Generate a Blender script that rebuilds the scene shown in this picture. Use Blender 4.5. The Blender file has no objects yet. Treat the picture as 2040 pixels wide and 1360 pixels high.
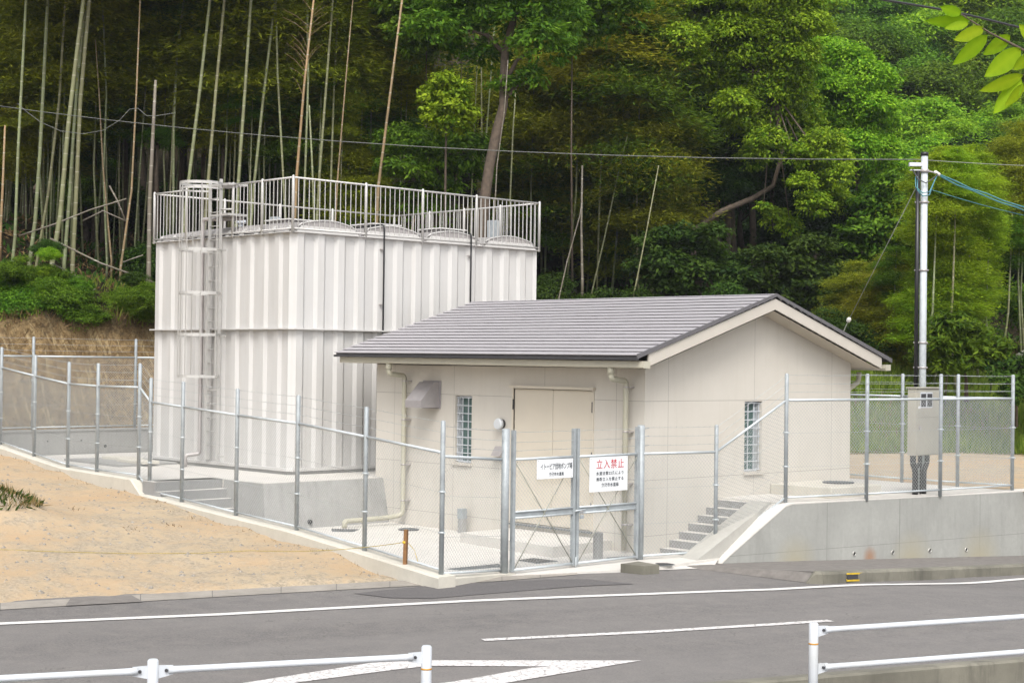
import bpy, math, random
import numpy as np
from mathutils import Vector, Matrix
random.seed(7); rng=np.random.default_rng(7)
sc=bpy.context.scene; COL=sc.collection
# ------------------------------------------------------------------ camera
Cc=np.array([21.930,-17.712,2.769]); YAW,PIT,ROL,FOC=-0.80900,0.01200,0.01300,3246.5
F_=np.array([math.sin(YAW)*math.cos(PIT),math.cos(YAW)*math.cos(PIT),math.sin(PIT)])
R0=np.array([math.cos(YAW),-math.sin(YAW),0.]); U0=np.cross(R0,F_)
R_=R0*math.cos(ROL)+U0*math.sin(ROL); U_=U0*math.cos(ROL)-R0*math.sin(ROL)
cd=bpy.data.cameras.new('camera'); cam=bpy.data.objects.new('camera',cd); COL.objects.link(cam)
M=Matrix(((R_[0],U_[0],-F_[0],Cc[0]),(R_[1],U_[1],-F_[1],Cc[1]),(R_[2],U_[2],-F_[2],Cc[2]),(0,0,0,1)))
cam.matrix_world=M; cd.sensor_width=36; cd.lens=FOC/2040*36; cd.clip_end=1200; cd.clip_start=0.2
sc.camera=cam
# ------------------------------------------------------------------ sky, sun, exposure
w=bpy.data.worlds.new('World'); sc.world=w; w.use_nodes=True; nt=w.node_tree
sky=nt.nodes.new('ShaderNodeTexSky'); sky.sky_type='NISHITA'; sky.sun_disc=False
SUN_EL,SUN_AZ=math.radians(52),math.radians(133)
sky.sun_elevation=SUN_EL; sky.sun_rotation=SUN_AZ; sky.dust_density=4.0; sky.air_density=1.0; sky.ozone_density=0.6
hs=nt.nodes.new('ShaderNodeHueSaturation'); hs.inputs['Saturation'].default_value=0.22
nt.links.new(sky.outputs[0],hs.inputs['Color']); nt.links.new(hs.outputs[0],nt.nodes['Background'].inputs[0])
nt.nodes['Background'].inputs[1].default_value=0.15
sd=bpy.data.lights.new('sun','SUN'); sd.energy=1.0; sd.angle=math.radians(22); sd.color=(1,0.96,0.9)
so=bpy.data.objects.new('sun',sd); COL.objects.link(so)
sdir=Vector((math.sin(SUN_AZ)*math.cos(SUN_EL),math.cos(SUN_AZ)*math.cos(SUN_EL),math.sin(SUN_EL)))
so.rotation_euler=sdir.to_track_quat('Z','Y').to_euler(); so.location=(10,-20,30)
sc.view_settings.view_transform='Standard'; sc.view_settings.look='None'; sc.view_settings.gamma=1
sc.view_settings.exposure=1.02
# ------------------------------------------------------------------ survey helpers: photo pixel -> world point on a surface
def ray(u,v): return F_+(u-1020)/FOC*R_-(v-680)/FOC*U_
def onz(u,v,z): d=ray(u,v); return Cc+d*((z-Cc[2])/d[2])
def at(u,v,depth): return Cc+ray(u,v)*depth
def sm(t): t=min(max(t,0.),1.); return t*t*(3-2*t)
def zside(y): return -0.0675*math.log1p(math.exp(min((y+.5)/1.5,40)))
def zroad(y): return zside(y)-.09*sm(y/3)
def hit(u,v,off=0.):
    z=0.
    for _ in range(60): X=onz(u,v,z); z=.5*z+.5*(zroad(X[1])+off)
    return X
# ------------------------------------------------------------------ materials
def new_mat(name):
    m=bpy.data.materials.new(name); m.use_nodes=True; return m,m.node_tree,m.node_tree.nodes['Principled BSDF']
def N(nt,t,**k):
    n=nt.nodes.new(t)
    for a,b in k.items(): setattr(n,a,b)
    return n
def noise(nt,scale,detail=6,rough=.6,coord='Object',vec=None):
    n=N(nt,'ShaderNodeTexNoise'); n.inputs['Scale'].default_value=scale; n.inputs['Detail'].default_value=detail; n.inputs['Roughness'].default_value=rough
    if vec is None:
        g=N(nt,'ShaderNodeNewGeometry'); nt.links.new(g.outputs['Position'],n.inputs['Vector'])
    else: nt.links.new(vec,n.inputs['Vector'])
    return n.outputs['Fac']
def ramp(nt,fac,stops):
    r=N(nt,'ShaderNodeValToRGB'); e=r.color_ramp.elements
    while len(e)<len(stops): e.new(.5)
    for i,(p,c) in enumerate(stops):
        e[i].position=p; e[i].color=(c,c,c,1) if not hasattr(c,'__len__') else (*c,1)
    nt.links.new(fac,r.inputs[0]); return r.outputs[0]
def mix(nt,f,a,b,mode='MIX'):
    m=N(nt,'ShaderNodeMix',data_type='RGBA',blend_type=mode)
    for s,v in ((m.inputs[0],f),(m.inputs[6],a),(m.inputs[7],b)):
        if hasattr(v,'is_linked') or hasattr(v,'links'): nt.links.new(v,s)
        elif hasattr(v,'__len__'): s.default_value=(*v,1)
        else: s.default_value=v
    return m.outputs[2]
def mth(nt,op,a,b=None,c=None):
    m=N(nt,'ShaderNodeMath',operation=op)
    for i,v in enumerate((a,b,c)):
        if v is None: continue
        if hasattr(v,'links'): nt.links.new(v,m.inputs[i])
        else: m.inputs[i].default_value=v
    return m.outputs[0]
def posxyz(nt):
    g=N(nt,'ShaderNodeNewGeometry'); s=N(nt,'ShaderNodeSeparateXYZ'); nt.links.new(g.outputs['Position'],s.inputs[0]); return s.outputs
def bump(nt,b,h,strength=.3,dist=.01):
    n=N(nt,'ShaderNodeBump'); n.inputs['Strength'].default_value=strength; n.inputs['Distance'].default_value=dist
    nt.links.new(h,n.inputs['Height']); nt.links.new(n.outputs[0],b.inputs['Normal'])
KA=.86
def simple(name,col,rough=.5,metal=0.,var=.12,scale=6.,bmp=0.,dirt=None,spec=.5):
    col=tuple(x*KA for x in col)
    m,t,b=new_mat(name)
    n=noise(t,scale); c=mix(t,ramp(t,n,[(.3,0.),(.7,1.)]),tuple(x*(1-var) for x in col),tuple(min(1,x*(1+var)) for x in col))
    if dirt:
        n2=noise(t,1.3,8,.7); c=mix(t,ramp(t,n2,[(.5,0.),(.75,dirt[1])]),c,dirt[0])
    t.links.new(c,b.inputs['Base Color']); b.inputs['Roughness'].default_value=rough; b.inputs['Metallic'].default_value=metal
    b.inputs['Specular IOR Level'].default_value=spec
    if bmp: bump(t,b,noise(t,scale*8),bmp)
    return m
def concrete(name,col,streak=.0,joints=None,stain=None,var=.1):
    col=tuple(x*KA for x in col)
    m,t,b=new_mat(name)
    n=noise(t,1.1,8,.62); n2=noise(t,14,6,.6)
    c=mix(t,ramp(t,n,[(.3,0.),(.72,1.)]),tuple(x*(1-var) for x in col),tuple(x*(1+var) for x in col))
    c=mix(t,mth(t,'MULTIPLY',ramp(t,n2,[(.35,1.),(.6,0.)]),.18),c,tuple(x*.72 for x in col))
    s=posxyz(t)
    if streak:
        cb=N(t,'ShaderNodeCombineXYZ'); t.links.new(mth(t,'MULTIPLY',s[0],3.),cb.inputs[0]); t.links.new(mth(t,'MULTIPLY',s[1],3.),cb.inputs[1]); t.links.new(mth(t,'MULTIPLY',s[2],.5),cb.inputs[2])
        n3=noise(t,1.6,6,.7,vec=cb.outputs[0]); c=mix(t,mth(t,'MULTIPLY',ramp(t,n3,[(.5,0.),(.72,1.)]),streak),c,tuple(x*.55 for x in col))
    if joints:
        tot=None
        for ax,p,wd in joints:
            l=mth(t,'LESS_THAN',mth(t,'ABSOLUTE',mth(t,'SUBTRACT',s[ax],p)),wd)
            tot=l if tot is None else mth(t,'MAXIMUM',tot,l)
        c=mix(t,mth(t,'MULTIPLY',tot,.55),c,tuple(x*.4 for x in col))
    if stain:
        for (px,py,pz,r,sc_) in stain:
            v=N(t,'ShaderNodeVectorMath',operation='DISTANCE'); g=N(t,'ShaderNodeNewGeometry'); t.links.new(g.outputs['Position'],v.inputs[0]); v.inputs[1].default_value=(px,py,pz)
            k=mth(t,'MULTIPLY',ramp(t,mth(t,'DIVIDE',mth(t,'ADD',v.outputs['Value'],mth(t,'MULTIPLY',n2,.05)),r),[(.2,1.),(1.,0.)]),.8)
            c=mix(t,k,c,sc_)
    t.links.new(c,b.inputs['Base Color']); b.inputs['Roughness'].default_value=.85
    bump(t,b,n2,.25,.01); return m
MAT={}
MAT['galv']=simple('galvanised_steel',(.34,.37,.385),.5,.15,.14,9)
MAT['galv_bright']=simple('galvanised_rail',(.50,.54,.56),.42,.12,.1,9)
MAT['wire']=simple('wire_steel',(.38,.40,.40),.5,.2,.1,20)
MAT['stainless']=simple('stainless_steel',(.44,.41,.40),.4,.4,.08,5)
MAT['white_paint']=simple('white_powder_coat',(.57,.60,.64),.3,0,.04,3,dirt=((.38,.37,.32),.45))
MAT['tank']=simple('tank_paint',(.55,.53,.508),.42,0,.035,1.2,dirt=((.56,.54,.5),.25))
m,t,b=new_mat('tank_paint_weathered'); s=posxyz(t); n=noise(t,1.2,6,.6); cb=N(t,'ShaderNodeCombineXYZ'); t.links.new(mth(t,'MULTIPLY',s[0],6.),cb.inputs[0]); t.links.new(mth(t,'MULTIPLY',s[1],6.),cb.inputs[1]); t.links.new(mth(t,'MULTIPLY',s[2],.35),cb.inputs[2])
n4=noise(t,1.4,7,.72,vec=cb.outputs[0]); c=mix(t,ramp(t,n,[(.3,0.),(.7,1.)]),(.465,.456,.443),(.492,.483,.47)); c=mix(t,mth(t,'MULTIPLY',ramp(t,n4,[(.5,0.),(.72,1.)]),.32),c,(.36,.34,.31)); t.links.new(c,b.inputs['Base Color']); b.inputs['Roughness'].default_value=.45; MAT['tank']=m
MAT['tank_roof']=simple('tank_roof_paint',(.36,.34,.335),.45,0,.07,2,dirt=((.3,.28,.27),.3))
MAT['rail_paint']=simple('railing_aluminium',(.50,.49,.47),.4,.2,.06,3)
MAT['pvc']=simple('pvc_pipe_cream',(.44,.42,.33),.45,0,.06,4)
MAT['gutter']=simple('gutter_cream',(.50,.47,.38),.45,0,.04,4)
MAT['hood']=simple('vent_hood_steel',(.36,.34,.345),.4,.3,.08,5)
MAT['barge']=simple('barge_board_paint',(.54,.50,.44),.5,0,.04,3)
MAT['soffit']=simple('soffit_board',(.56,.50,.41),.6,0,.04,3)
MAT['door']=simple('door_paint',(.60,.545,.455),.4,0,.03,1.5)
MAT['roof']=simple('slate_roof',(.36,.345,.36),.5,0,.05,2.5,.08)
MAT['gap_shade_trim']=simple('roof_gap_shade_and_trim',(.12,.115,.122),.6,0,.1,8)
MAT['dark']=simple('dark_metal',(.045,.045,.05),.5,0,.1,6)
MAT['black']=simple('black_plastic',(.012,.012,.014),.4,0,.1,6)
MAT['grate']=simple('steel_grating',(.24,.26,.27),.5,.5,.2,40)
MAT['white']=simple('white_enamel',(.78,.8,.82),.3,0,.02,3)
MAT['red']=simple('red_lettering',(.55,.02,.04),.5,0,.1,9)
MAT['ink']=simple('black_lettering',(.03,.04,.05),.5,0,.1,9)
MAT['orange']=simple('orange_band',(.6,.28,.03),.5,0,.1,9)
MAT['yellow']=simple('yellow_reflector',(.62,.42,.02),.4,0,.15,20)
MAT['box']=simple('meter_box_paint',(.42,.40,.34),.5,0,.04,3)
MAT['wood']=simple('stake_wood',(.22,.11,.04),.75,0,.25,14)
MAT['rope']=simple('tiger_rope',(.36,.28,.07),.8,0,.5,60)
MAT['cable']=simple('blue_green_cable',(.06,.22,.25),.4,0,.2,20)
MAT['steelwire']=simple('strand_wire',(.32,.33,.28),.5,.3,.2,20)
MAT['strand_dark']=simple('old_strand',(.15,.155,.14),.6,.1,.2,20)
MAT['porcelain']=simple('porcelain',(.75,.74,.7),.2,0,.04,5)
MAT['bark']=simple('bark',(.10,.075,.055),.9,0,.35,9,.5)
MAT['stone']=simple('pebble',(.25,.225,.19),.9,0,.45,30)
MAT['carpaint']=simple('car_paint',(.30,.29,.26),.4,.1,.03,3)
m,t,b=new_mat('window_glass'); b.inputs['Base Color'].default_value=(.10,.16,.15,1); b.inputs['Roughness'].default_value=.12; MAT['glass']=m
# pump house wall: render coat with recessed sealant joints, laid out in world metres
m,t,b=new_mat('wall_panel'); s=posxyz(t); g=N(t,'ShaderNodeNewGeometry'); sn=N(t,'ShaderNodeSeparateXYZ'); t.links.new(g.outputs['True Normal'],sn.inputs[0])
def line(v,p,wd=0.0042): return mth(t,'LESS_THAN',mth(t,'ABSOLUTE',mth(t,'SUBTRACT',v,p)),wd)
fx=mth(t,'GREATER_THAN',mth(t,'ABSOLUTE',sn.outputs[1]),.9); gx=mth(t,'GREATER_THAN',mth(t,'ABSOLUTE',sn.outputs[0]),.9)
lx=None
for p in (.489,2.007,4.106,5.609): l=line(s[0],p); lx=l if lx is None else mth(t,'MAXIMUM',lx,l)
ly=None
for p in (.513,2.553,4.599): l=line(s[1],p); ly=l if ly is None else mth(t,'MAXIMUM',ly,l)
lz=None
for p in (2.209,1.063,.254): l=line(s[2],p); lz=l if lz is None else mth(t,'MAXIMUM',lz,l)
tot=mth(t,'MAXIMUM',mth(t,'MULTIPLY',lx,fx),mth(t,'MULTIPLY',ly,gx)); tot=mth(t,'MAXIMUM',tot,lz)
n=noise(t,1.6,7,.6); n2=noise(t,60,3,.5)
c=mix(t,ramp(t,n,[(.3,0.),(.75,1.)]),(.475,.445,.395),(.51,.48,.43)); cb=N(t,'ShaderNodeCombineXYZ'); t.links.new(mth(t,'MULTIPLY',s[0],5.),cb.inputs[0]); t.links.new(mth(t,'MULTIPLY',s[1],5.),cb.inputs[1]); t.links.new(mth(t,'MULTIPLY',s[2],.45),cb.inputs[2]); n4=noise(t,1.5,6,.7,vec=cb.outputs[0]); c=mix(t,mth(t,'MULTIPLY',ramp(t,n4,[(.5,0.),(.75,1.)]),.22),c,(.36,.325,.27))
c=mix(t,mth(t,'MULTIPLY',tot,.6),c,(.16,.15,.135))
t.links.new(c,b.inputs['Base Color']); b.inputs['Roughness'].default_value=.8
hgt=mth(t,'SUBTRACT',mth(t,'MULTIPLY',n2,.15),tot); bump(t,b,hgt,.4,.006); MAT['wall']=m
MAT['pad']=concrete('pad_concrete',(.60,.575,.535),var=.06)
MAT['conc']=concrete('cast_concrete',(.33,.328,.315),streak=.45)
MAT['riser']=concrete('streaked_risers',(.29,.29,.285),streak=.4)  # darker than the treads, with vertical streaks
MAT['conc_light']=concrete('kerb_concrete',(.57,.54,.47),streak=.15)
MAT['conc_old']=concrete('weathered_kerb',(.185,.175,.14),streak=.95,var=.35)
MAT['gutter_conc']=concrete('gutter_concrete',(.30,.275,.24),streak=.6,var=.25)
MAT['ret']=concrete('retaining_wall_concrete',(.33,.332,.31),streak=.35,joints=[(1,2.55,.006),(1,4.12,.008),(1,6.0,.006),(1,8.1,.006),(2,.03,.004)],
    stain=[(7.75,3.46,-.14,.20,(.27,.10,.02)),(7.5,1.9,-.16,.5,(.29,.265,.19)),(7.8,4.4,-.26,.55,(.29,.265,.19)),(8.05,6.0,-.33,.6,(.29,.265,.19))],var=.12)
# asphalt
m,t,b=new_mat('asphalt'); n=noise(t,.5,5,.6); n2=noise(t,38,4,.8); n3=noise(t,3.5,8,.72)
c=mix(t,ramp(t,n,[(.3,0.),(.7,1.)]),(.100,.094,.091),(.131,.123,.118)); c=mix(t,ramp(t,n2,[(.48,0.),(.66,.55)]),c,(.22,.205,.195)); c=mix(t,ramp(t,n2,[(.34,.55),(.46,0.)]),c,(.065,.06,.06))
c=mix(t,ramp(t,n3,[(.45,0.),(.75,.6)]),c,(.20,.185,.168)); c=mix(t,ramp(t,n3,[(.22,.5),(.42,0.)]),c,(.085,.077,.076))
s=posxyz(t); al=mth(t,'SUBTRACT',s[0],mth(t,'MULTIPLY',s[1],.30)); cb=N(t,'ShaderNodeCombineXYZ'); t.links.new(mth(t,'MULTIPLY',al,1.),cb.inputs[0]); t.links.new(mth(t,'MULTIPLY',s[1],.06),cb.inputs[1])
tw=noise(t,1.1,5,.6,vec=cb.outputs[0]); c=mix(t,mth(t,'MULTIPLY',ramp(t,tw,[(.42,0.),(.6,1.)]),.45),c,(.165,.155,.147)); c=mix(t,mth(t,'MULTIPLY',ramp(t,tw,[(.3,1.),(.42,0.)]),.35),c,(.07,.065,.063))
vc=N(t,'ShaderNodeTexVoronoi',feature='DISTANCE_TO_EDGE'); vc.inputs['Scale'].default_value=.45; g=N(t,'ShaderNodeNewGeometry'); vm=N(t,'ShaderNodeVectorMath',operation='ADD'); nz=N(t,'ShaderNodeTexNoise'); nz.inputs['Scale'].default_value=2.5; nz.inputs['Detail'].default_value=6; t.links.new(g.outputs['Position'],nz.inputs['Vector']); t.links.new(g.outputs['Position'],vm.inputs[0]); t.links.new(nz.outputs['Color'],vm.inputs[1]); t.links.new(vm.outputs[0],vc.inputs['Vector'])
ck=mth(t,'MULTIPLY',ramp(t,vc.outputs['Distance'],[(.0,1.),(.006,0.)]),mth(t,'MULTIPLY',ramp(t,n3,[(.5,0.),(.56,1.)]),.6)); c=mix(t,ck,c,(.04,.038,.036))
t.links.new(c,b.inputs['Base Color']); b.inputs['Roughness'].default_value=.85; bump(t,b,n2,.6,.01); MAT['asphalt']=m
MAT['asphalt_patch']=simple('asphalt_patch',(.112,.105,.104),.85,0,.2,40,.4)
MAT['asphalt_old']=simple('asphalt_sidewalk',(.17,.156,.143),.9,0,.2,7,.4)
# road paint, cracked
m,t,b=new_mat('road_paint'); v=N(t,'ShaderNodeTexVoronoi',feature='DISTANCE_TO_EDGE'); v.inputs['Scale'].default_value=3.2; g=N(t,'ShaderNodeNewGeometry'); t.links.new(g.outputs['Position'],v.inputs['Vector'])
n=noise(t,22,6,.7); c=mix(t,ramp(t,v.outputs['Distance'],[(.0,.7),(.018,0.)]),(.57,.55,.54),(.10,.095,.09)); c=mix(t,ramp(t,n,[(.50,0.),(.62,.85)]),c,(.18,.165,.155))
t.links.new(c,b.inputs['Base Color']); b.inputs['Roughness'].default_value=.7; MAT['paint']=m
m,t,b=new_mat('road_paint_fresh'); n=noise(t,30,6,.7); c=mix(t,ramp(t,n,[(.54,0.),(.68,.6)]),(.58,.565,.545),(.22,.2,.19)); t.links.new(c,b.inputs['Base Color']); b.inputs['Roughness'].default_value=.7; MAT['paint2']=m
# sandy ground
m,t,b=new_mat('sandy_ground'); n=noise(t,.42,9,.66); n2=noise(t,20,6,.78); n3=noise(t,3.2,9,.75)
c=mix(t,ramp(t,n,[(.35,0.),(.62,1.)]),(.388,.272,.160),(.375,.298,.20)); 
gr=mix(t,ramp(t,n2,[(.4,0.),(.6,1.)]),(.20,.17,.125),(.40,.33,.24))
c=mix(t,mth(t,'MULTIPLY',ramp(t,n3,[(.46,0.),(.54,1.)]),ramp(t,n,[(.40,.25),(.54,.9)])),c,gr); c=mix(t,ramp(t,n3,[(.25,.55),(.40,0.)]),c,(.30,.19,.10)); c=mix(t,ramp(t,n2,[(.62,0.),(.75,.6)]),c,(.22,.15,.09))
t.links.new(c,b.inputs['Base Color']); b.inputs['Roughness'].default_value=.95; bump(t,b,n2,.7,.03); MAT['sand']=m
# soil bank / forest floor
m,t,b=new_mat('hillside_soil'); s=posxyz(t); n=noise(t,1.5,9,.7); n2=noise(t,9,7,.75); n3=noise(t,28,4,.7)
c=mix(t,ramp(t,n2,[(.35,0.),(.65,1.)]),(.10,.065,.035),(.36,.25,.12)); c=mix(t,ramp(t,n3,[(.55,0.),(.7,.7)]),c,(.42,.32,.18)); c=mix(t,ramp(t,n,[(.5,0.),(.7,.55)]),c,(.16,.12,.09))
cb=N(t,'ShaderNodeCombineXYZ'); t.links.new(mth(t,'MULTIPLY',s[1],5.),cb.inputs[0]); t.links.new(mth(t,'MULTIPLY',s[2],.9),cb.inputs[2]); n5=noise(t,1.3,7,.75,vec=cb.outputs[0]); c=mix(t,ramp(t,n5,[(.52,0.),(.62,.75)]),c,(.46,.36,.20)); c=mix(t,ramp(t,n5,[(.30,.8),(.42,0.)]),c,(.07,.045,.028)); c=mix(t,ramp(t,n3,[(.30,.6),(.42,0.)]),c,(.05,.04,.03))
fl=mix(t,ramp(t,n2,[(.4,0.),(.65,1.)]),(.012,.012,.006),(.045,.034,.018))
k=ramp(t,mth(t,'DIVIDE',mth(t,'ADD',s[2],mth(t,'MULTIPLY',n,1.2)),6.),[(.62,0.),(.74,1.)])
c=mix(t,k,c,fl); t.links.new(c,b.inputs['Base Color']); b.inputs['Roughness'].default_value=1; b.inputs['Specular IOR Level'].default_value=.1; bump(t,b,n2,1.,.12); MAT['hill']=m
# leaves: tint attribute = natural variation of leaf colour
def leaf(name,a,bc,obj_var=.3,trans=.42):
    m,t,b=new_mat(name); at_=N(t,'ShaderNodeAttribute',attribute_name='tint'); oi=N(t,'ShaderNodeObjectInfo')
    c=mix(t,at_.outputs['Fac'],a,bc); hv=N(t,'ShaderNodeHueSaturation'); t.links.new(c,hv.inputs['Color'])
    t.links.new(mth(t,'MULTIPLY_ADD',oi.outputs['Random'],obj_var,1-obj_var/2),hv.inputs['Value']); t.links.new(mth(t,'MULTIPLY_ADD',oi.outputs['Random'],.03,.485),hv.inputs['Hue'])
    t.links.new(hv.outputs[0],b.inputs['Base Color']); b.inputs['Roughness'].default_value=.65; b.inputs['Specular IOR Level'].default_value=.12
    tr=N(t,'ShaderNodeBsdfTranslucent'); t.links.new(hv.outputs[0],tr.inputs[0]); ms=N(t,'ShaderNodeMixShader'); ms.inputs[0].default_value=trans
    out=t.nodes['Material Output']; t.links.new(b.outputs[0],ms.inputs[1]); t.links.new(tr.outputs[0],ms.inputs[2]); t.links.new(ms.outputs[0],out.inputs[0]); return m
MAT['lf_bright']=leaf('leaf_bright',(.072,.180,.008),(.33,.49,.028))
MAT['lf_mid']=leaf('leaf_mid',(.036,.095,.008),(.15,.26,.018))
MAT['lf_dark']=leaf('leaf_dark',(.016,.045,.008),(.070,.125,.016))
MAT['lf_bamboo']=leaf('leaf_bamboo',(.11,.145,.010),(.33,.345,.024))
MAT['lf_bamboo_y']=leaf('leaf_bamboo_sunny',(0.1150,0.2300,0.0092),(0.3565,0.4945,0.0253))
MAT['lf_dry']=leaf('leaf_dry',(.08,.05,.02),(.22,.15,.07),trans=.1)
MAT['lf_hollow']=leaf('leaf_hollow_shade',(.010,.026,.006),(.035,.065,.010),trans=.2)  # near-black leaf copy, shade of the hollow put into the colour
MAT['grass']=leaf('grass_blade',(.08,.15,.015),(.26,.32,.05))
MAT['lf_near']=leaf('leaf_near',(.12,.25,.006),(.28,.42,.012),.1,.5)
def culm(name,a,bc):
    m,t,b=new_mat(name); oi=N(t,'ShaderNodeObjectInfo'); s=posxyz(t); n=noise(t,2.,5,.6)
    c=mix(t,oi.outputs['Random'],a,bc); c=mix(t,ramp(t,n,[(.4,0.),(.7,.6)]),c,(.10,.085,.045))
    ring=mth(t,'LESS_THAN',mth(t,'FRACT',mth(t,'MULTIPLY',s[2],2.6)),.07); c=mix(t,mth(t,'MULTIPLY',ring,.6),c,(.32,.31,.25))
    t.links.new(c,b.inputs['Base Color']); b.inputs['Roughness'].default_value=.55; return m
MAT['conc_mid']=concrete('weathered_slab',(.43,.42,.385),streak=.2)
MAT['culm_dim']=culm('bamboo_culm_shaded',(.13,.16,.07),(.12,.11,.05))  # darker copy of the culm colour, grove shade painted in
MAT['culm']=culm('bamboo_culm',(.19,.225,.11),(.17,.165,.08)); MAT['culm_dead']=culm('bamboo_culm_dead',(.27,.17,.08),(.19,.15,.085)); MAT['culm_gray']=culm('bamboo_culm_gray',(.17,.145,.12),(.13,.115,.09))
# ------------------------------------------------------------------ mesh builder
class MB:
    def __init__(s): s.v=[]; s.f=[]; s.sm=[]
    def add(s,vs,fs,smooth=False):
        o=len(s.v); s.v+= [tuple(map(float,p)) for p in vs]; s.f+=[tuple(i+o for i in f) for f in fs]; s.sm+=[smooth]*len(fs); return s
    def box(s,x0,x1,y0,y1,z0,z1,T=None,bev=0.):
        x0,x1=sorted((x0,x1)); y0,y1=sorted((y0,y1)); z0,z1=sorted((z0,z1))
        if bev:
            e=bev; vs=[]; 
            prof=[(x0+e,y0),(x1-e,y0),(x1,y0+e),(x1,y1-e),(x1-e,y1),(x0+e,y1),(x0,y1-e),(x0,y0+e)]
            inn=[(x0+e,y0+e),(x1-e,y0+e),(x1-e,y0+e),(x1-e,y1-e),(x1-e,y1-e),(x0+e,y1-e),(x0+e,y1-e),(x0+e,y0+e)]
            vs=[(*p,z0) for p in prof]+[(*p,z1-e) for p in prof]+[(*p,z1) for p in inn]
            if T is not None: vs=[T@Vector(p) for p in vs]
            fs=[tuple(range(7,-1,-1))]+[(i,(i+1)%8,8+(i+1)%8,8+i) for i in range(8)]+[(8+i,8+(i+1)%8,16+(i+1)%8,16+i) for i in range(8)]+[(16,17,19,21)]
            return s.add(vs,fs)
        vs=[(x0,y0,z0),(x1,y0,z0),(x1,y1,z0),(x0,y1,z0),(x0,y0,z1),(x1,y0,z1),(x1,y1,z1),(x0,y1,z1)]
        if T is not None: vs=[T@Vector(p) for p in vs]
        return s.add(vs,[(0,3,2,1),(4,5,6,7),(0,1,5,4),(1,2,6,5),(2,3,7,6),(3,0,4,7)])
    def tube(s,pts,r,n=8,cap=True,r2=None):
        pts=[Vector(p) for p in pts]; m=len(pts); vs=[]
        up=None
        for i,p in enumerate(pts):
            a=pts[max(i-1,0)]; b=pts[min(i+1,m-1)]; d=(b-a).normalized()
            if up is None: up=Vector((0,0,1)) if abs(d.z)<.9 else Vector((1,0,0))
            x=d.cross(up).normalized(); y=x.cross(d).normalized(); up=y
            rr=r if r2 is None else r+(r2-r)*i/(m-1)
            if hasattr(r,'__len__'): rr=r[i]
            for k in range(n):
                t_=2*math.pi*k/n; vs.append(p+x*math.cos(t_)*rr+y*math.sin(t_)*rr)
        fs=[(i*n+k,i*n+(k+1)%n,(i+1)*n+(k+1)%n,(i+1)*n+k) for i in range(m-1) for k in range(n)]
        s.add(vs,fs,n>4)
        if cap:
            o=len(s.v)-m*n; s.f.append(tuple(o+k for k in range(n-1,-1,-1))); s.f.append(tuple(o+(m-1)*n+k for k in range(n))); s.sm+=[False,False]
        return s
    def cyl(s,p,r,h,n=16,r2=None): return s.tube([p,(p[0],p[1],p[2]+h)],r,n,r2=r2)
    def prism(s,poly,z0,z1):
        n=len(poly); g=lambda z,p: z(p) if callable(z) else z
        vs=[(p[0],p[1],g(z0,p)) for p in poly]+[(p[0],p[1],g(z1,p)) for p in poly]
        return s.add(vs,[tuple(range(n-1,-1,-1)),tuple(range(n,2*n))]+[(i,(i+1)%n,n+(i+1)%n,n+i) for i in range(n)])
    def ribbon(s,a,b):
        n=len(a); return s.add(list(a)+list(b),[(i,i+1,n+i+1,n+i) for i in range(n-1)])
    def build(s,name,mat,parent=None,loc=None):
        me=bpy.data.meshes.new(name); me.from_pydata(s.v,[],s.f); me.polygons.foreach_set('use_smooth',s.sm); 
        mats=mat if isinstance(mat,(list,tuple)) else [mat]
        for q in mats: me.materials.append(MAT[q] if isinstance(q,str) else q)
        me.update(); o=bpy.data.objects.new(name,me); COL.objects.link(o)
        if parent is not None: o.parent=parent; o.matrix_parent_inverse=Matrix.Translation(-Vector(parent.location)) if parent.rotation_euler.z==0 else parent.matrix_world.inverted()
        return o
def tag(o,label=None,cat=None,group=None,kind=None):
    if label: o['label']=label
    if cat: o['category']=cat
    if group: o['group']=group
    if kind: o['kind']=kind
    return o
def thing(name,label,cat,loc=(0,0,0),group=None):
    o=bpy.data.objects.new(name,None); o.empty_display_size=.2; COL.objects.link(o); o.location=loc; return tag(o,label,cat,group)
def struct(mb,name,mat): return tag(mb.build(name,mat),kind='structure')
def copy_tree(o,parent=None):
    c=o.copy(); COL.objects.link(c)
    if parent is not None: c.parent=parent
    for ch in [x for x in o.children]: copy_tree(ch,c)
    return c
def bend(pts,r=.08,n=5):
    out=[Vector(pts[0])]
    for i in range(1,len(pts)-1):
        a,b,c=Vector(pts[i-1]),Vector(pts[i]),Vector(pts[i+1]); d1=(a-b); d2=(c-b); k=min(r,d1.length*.45,d2.length*.45)
        p,q=b+d1.normalized()*k,b+d2.normalized()*k
        for j in range(n+1):
            t_=j/n; out.append(p*(1-t_)**2+b*2*t_*(1-t_)+q*t_*t_)
    out.append(Vector(pts[-1])); return out
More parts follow.
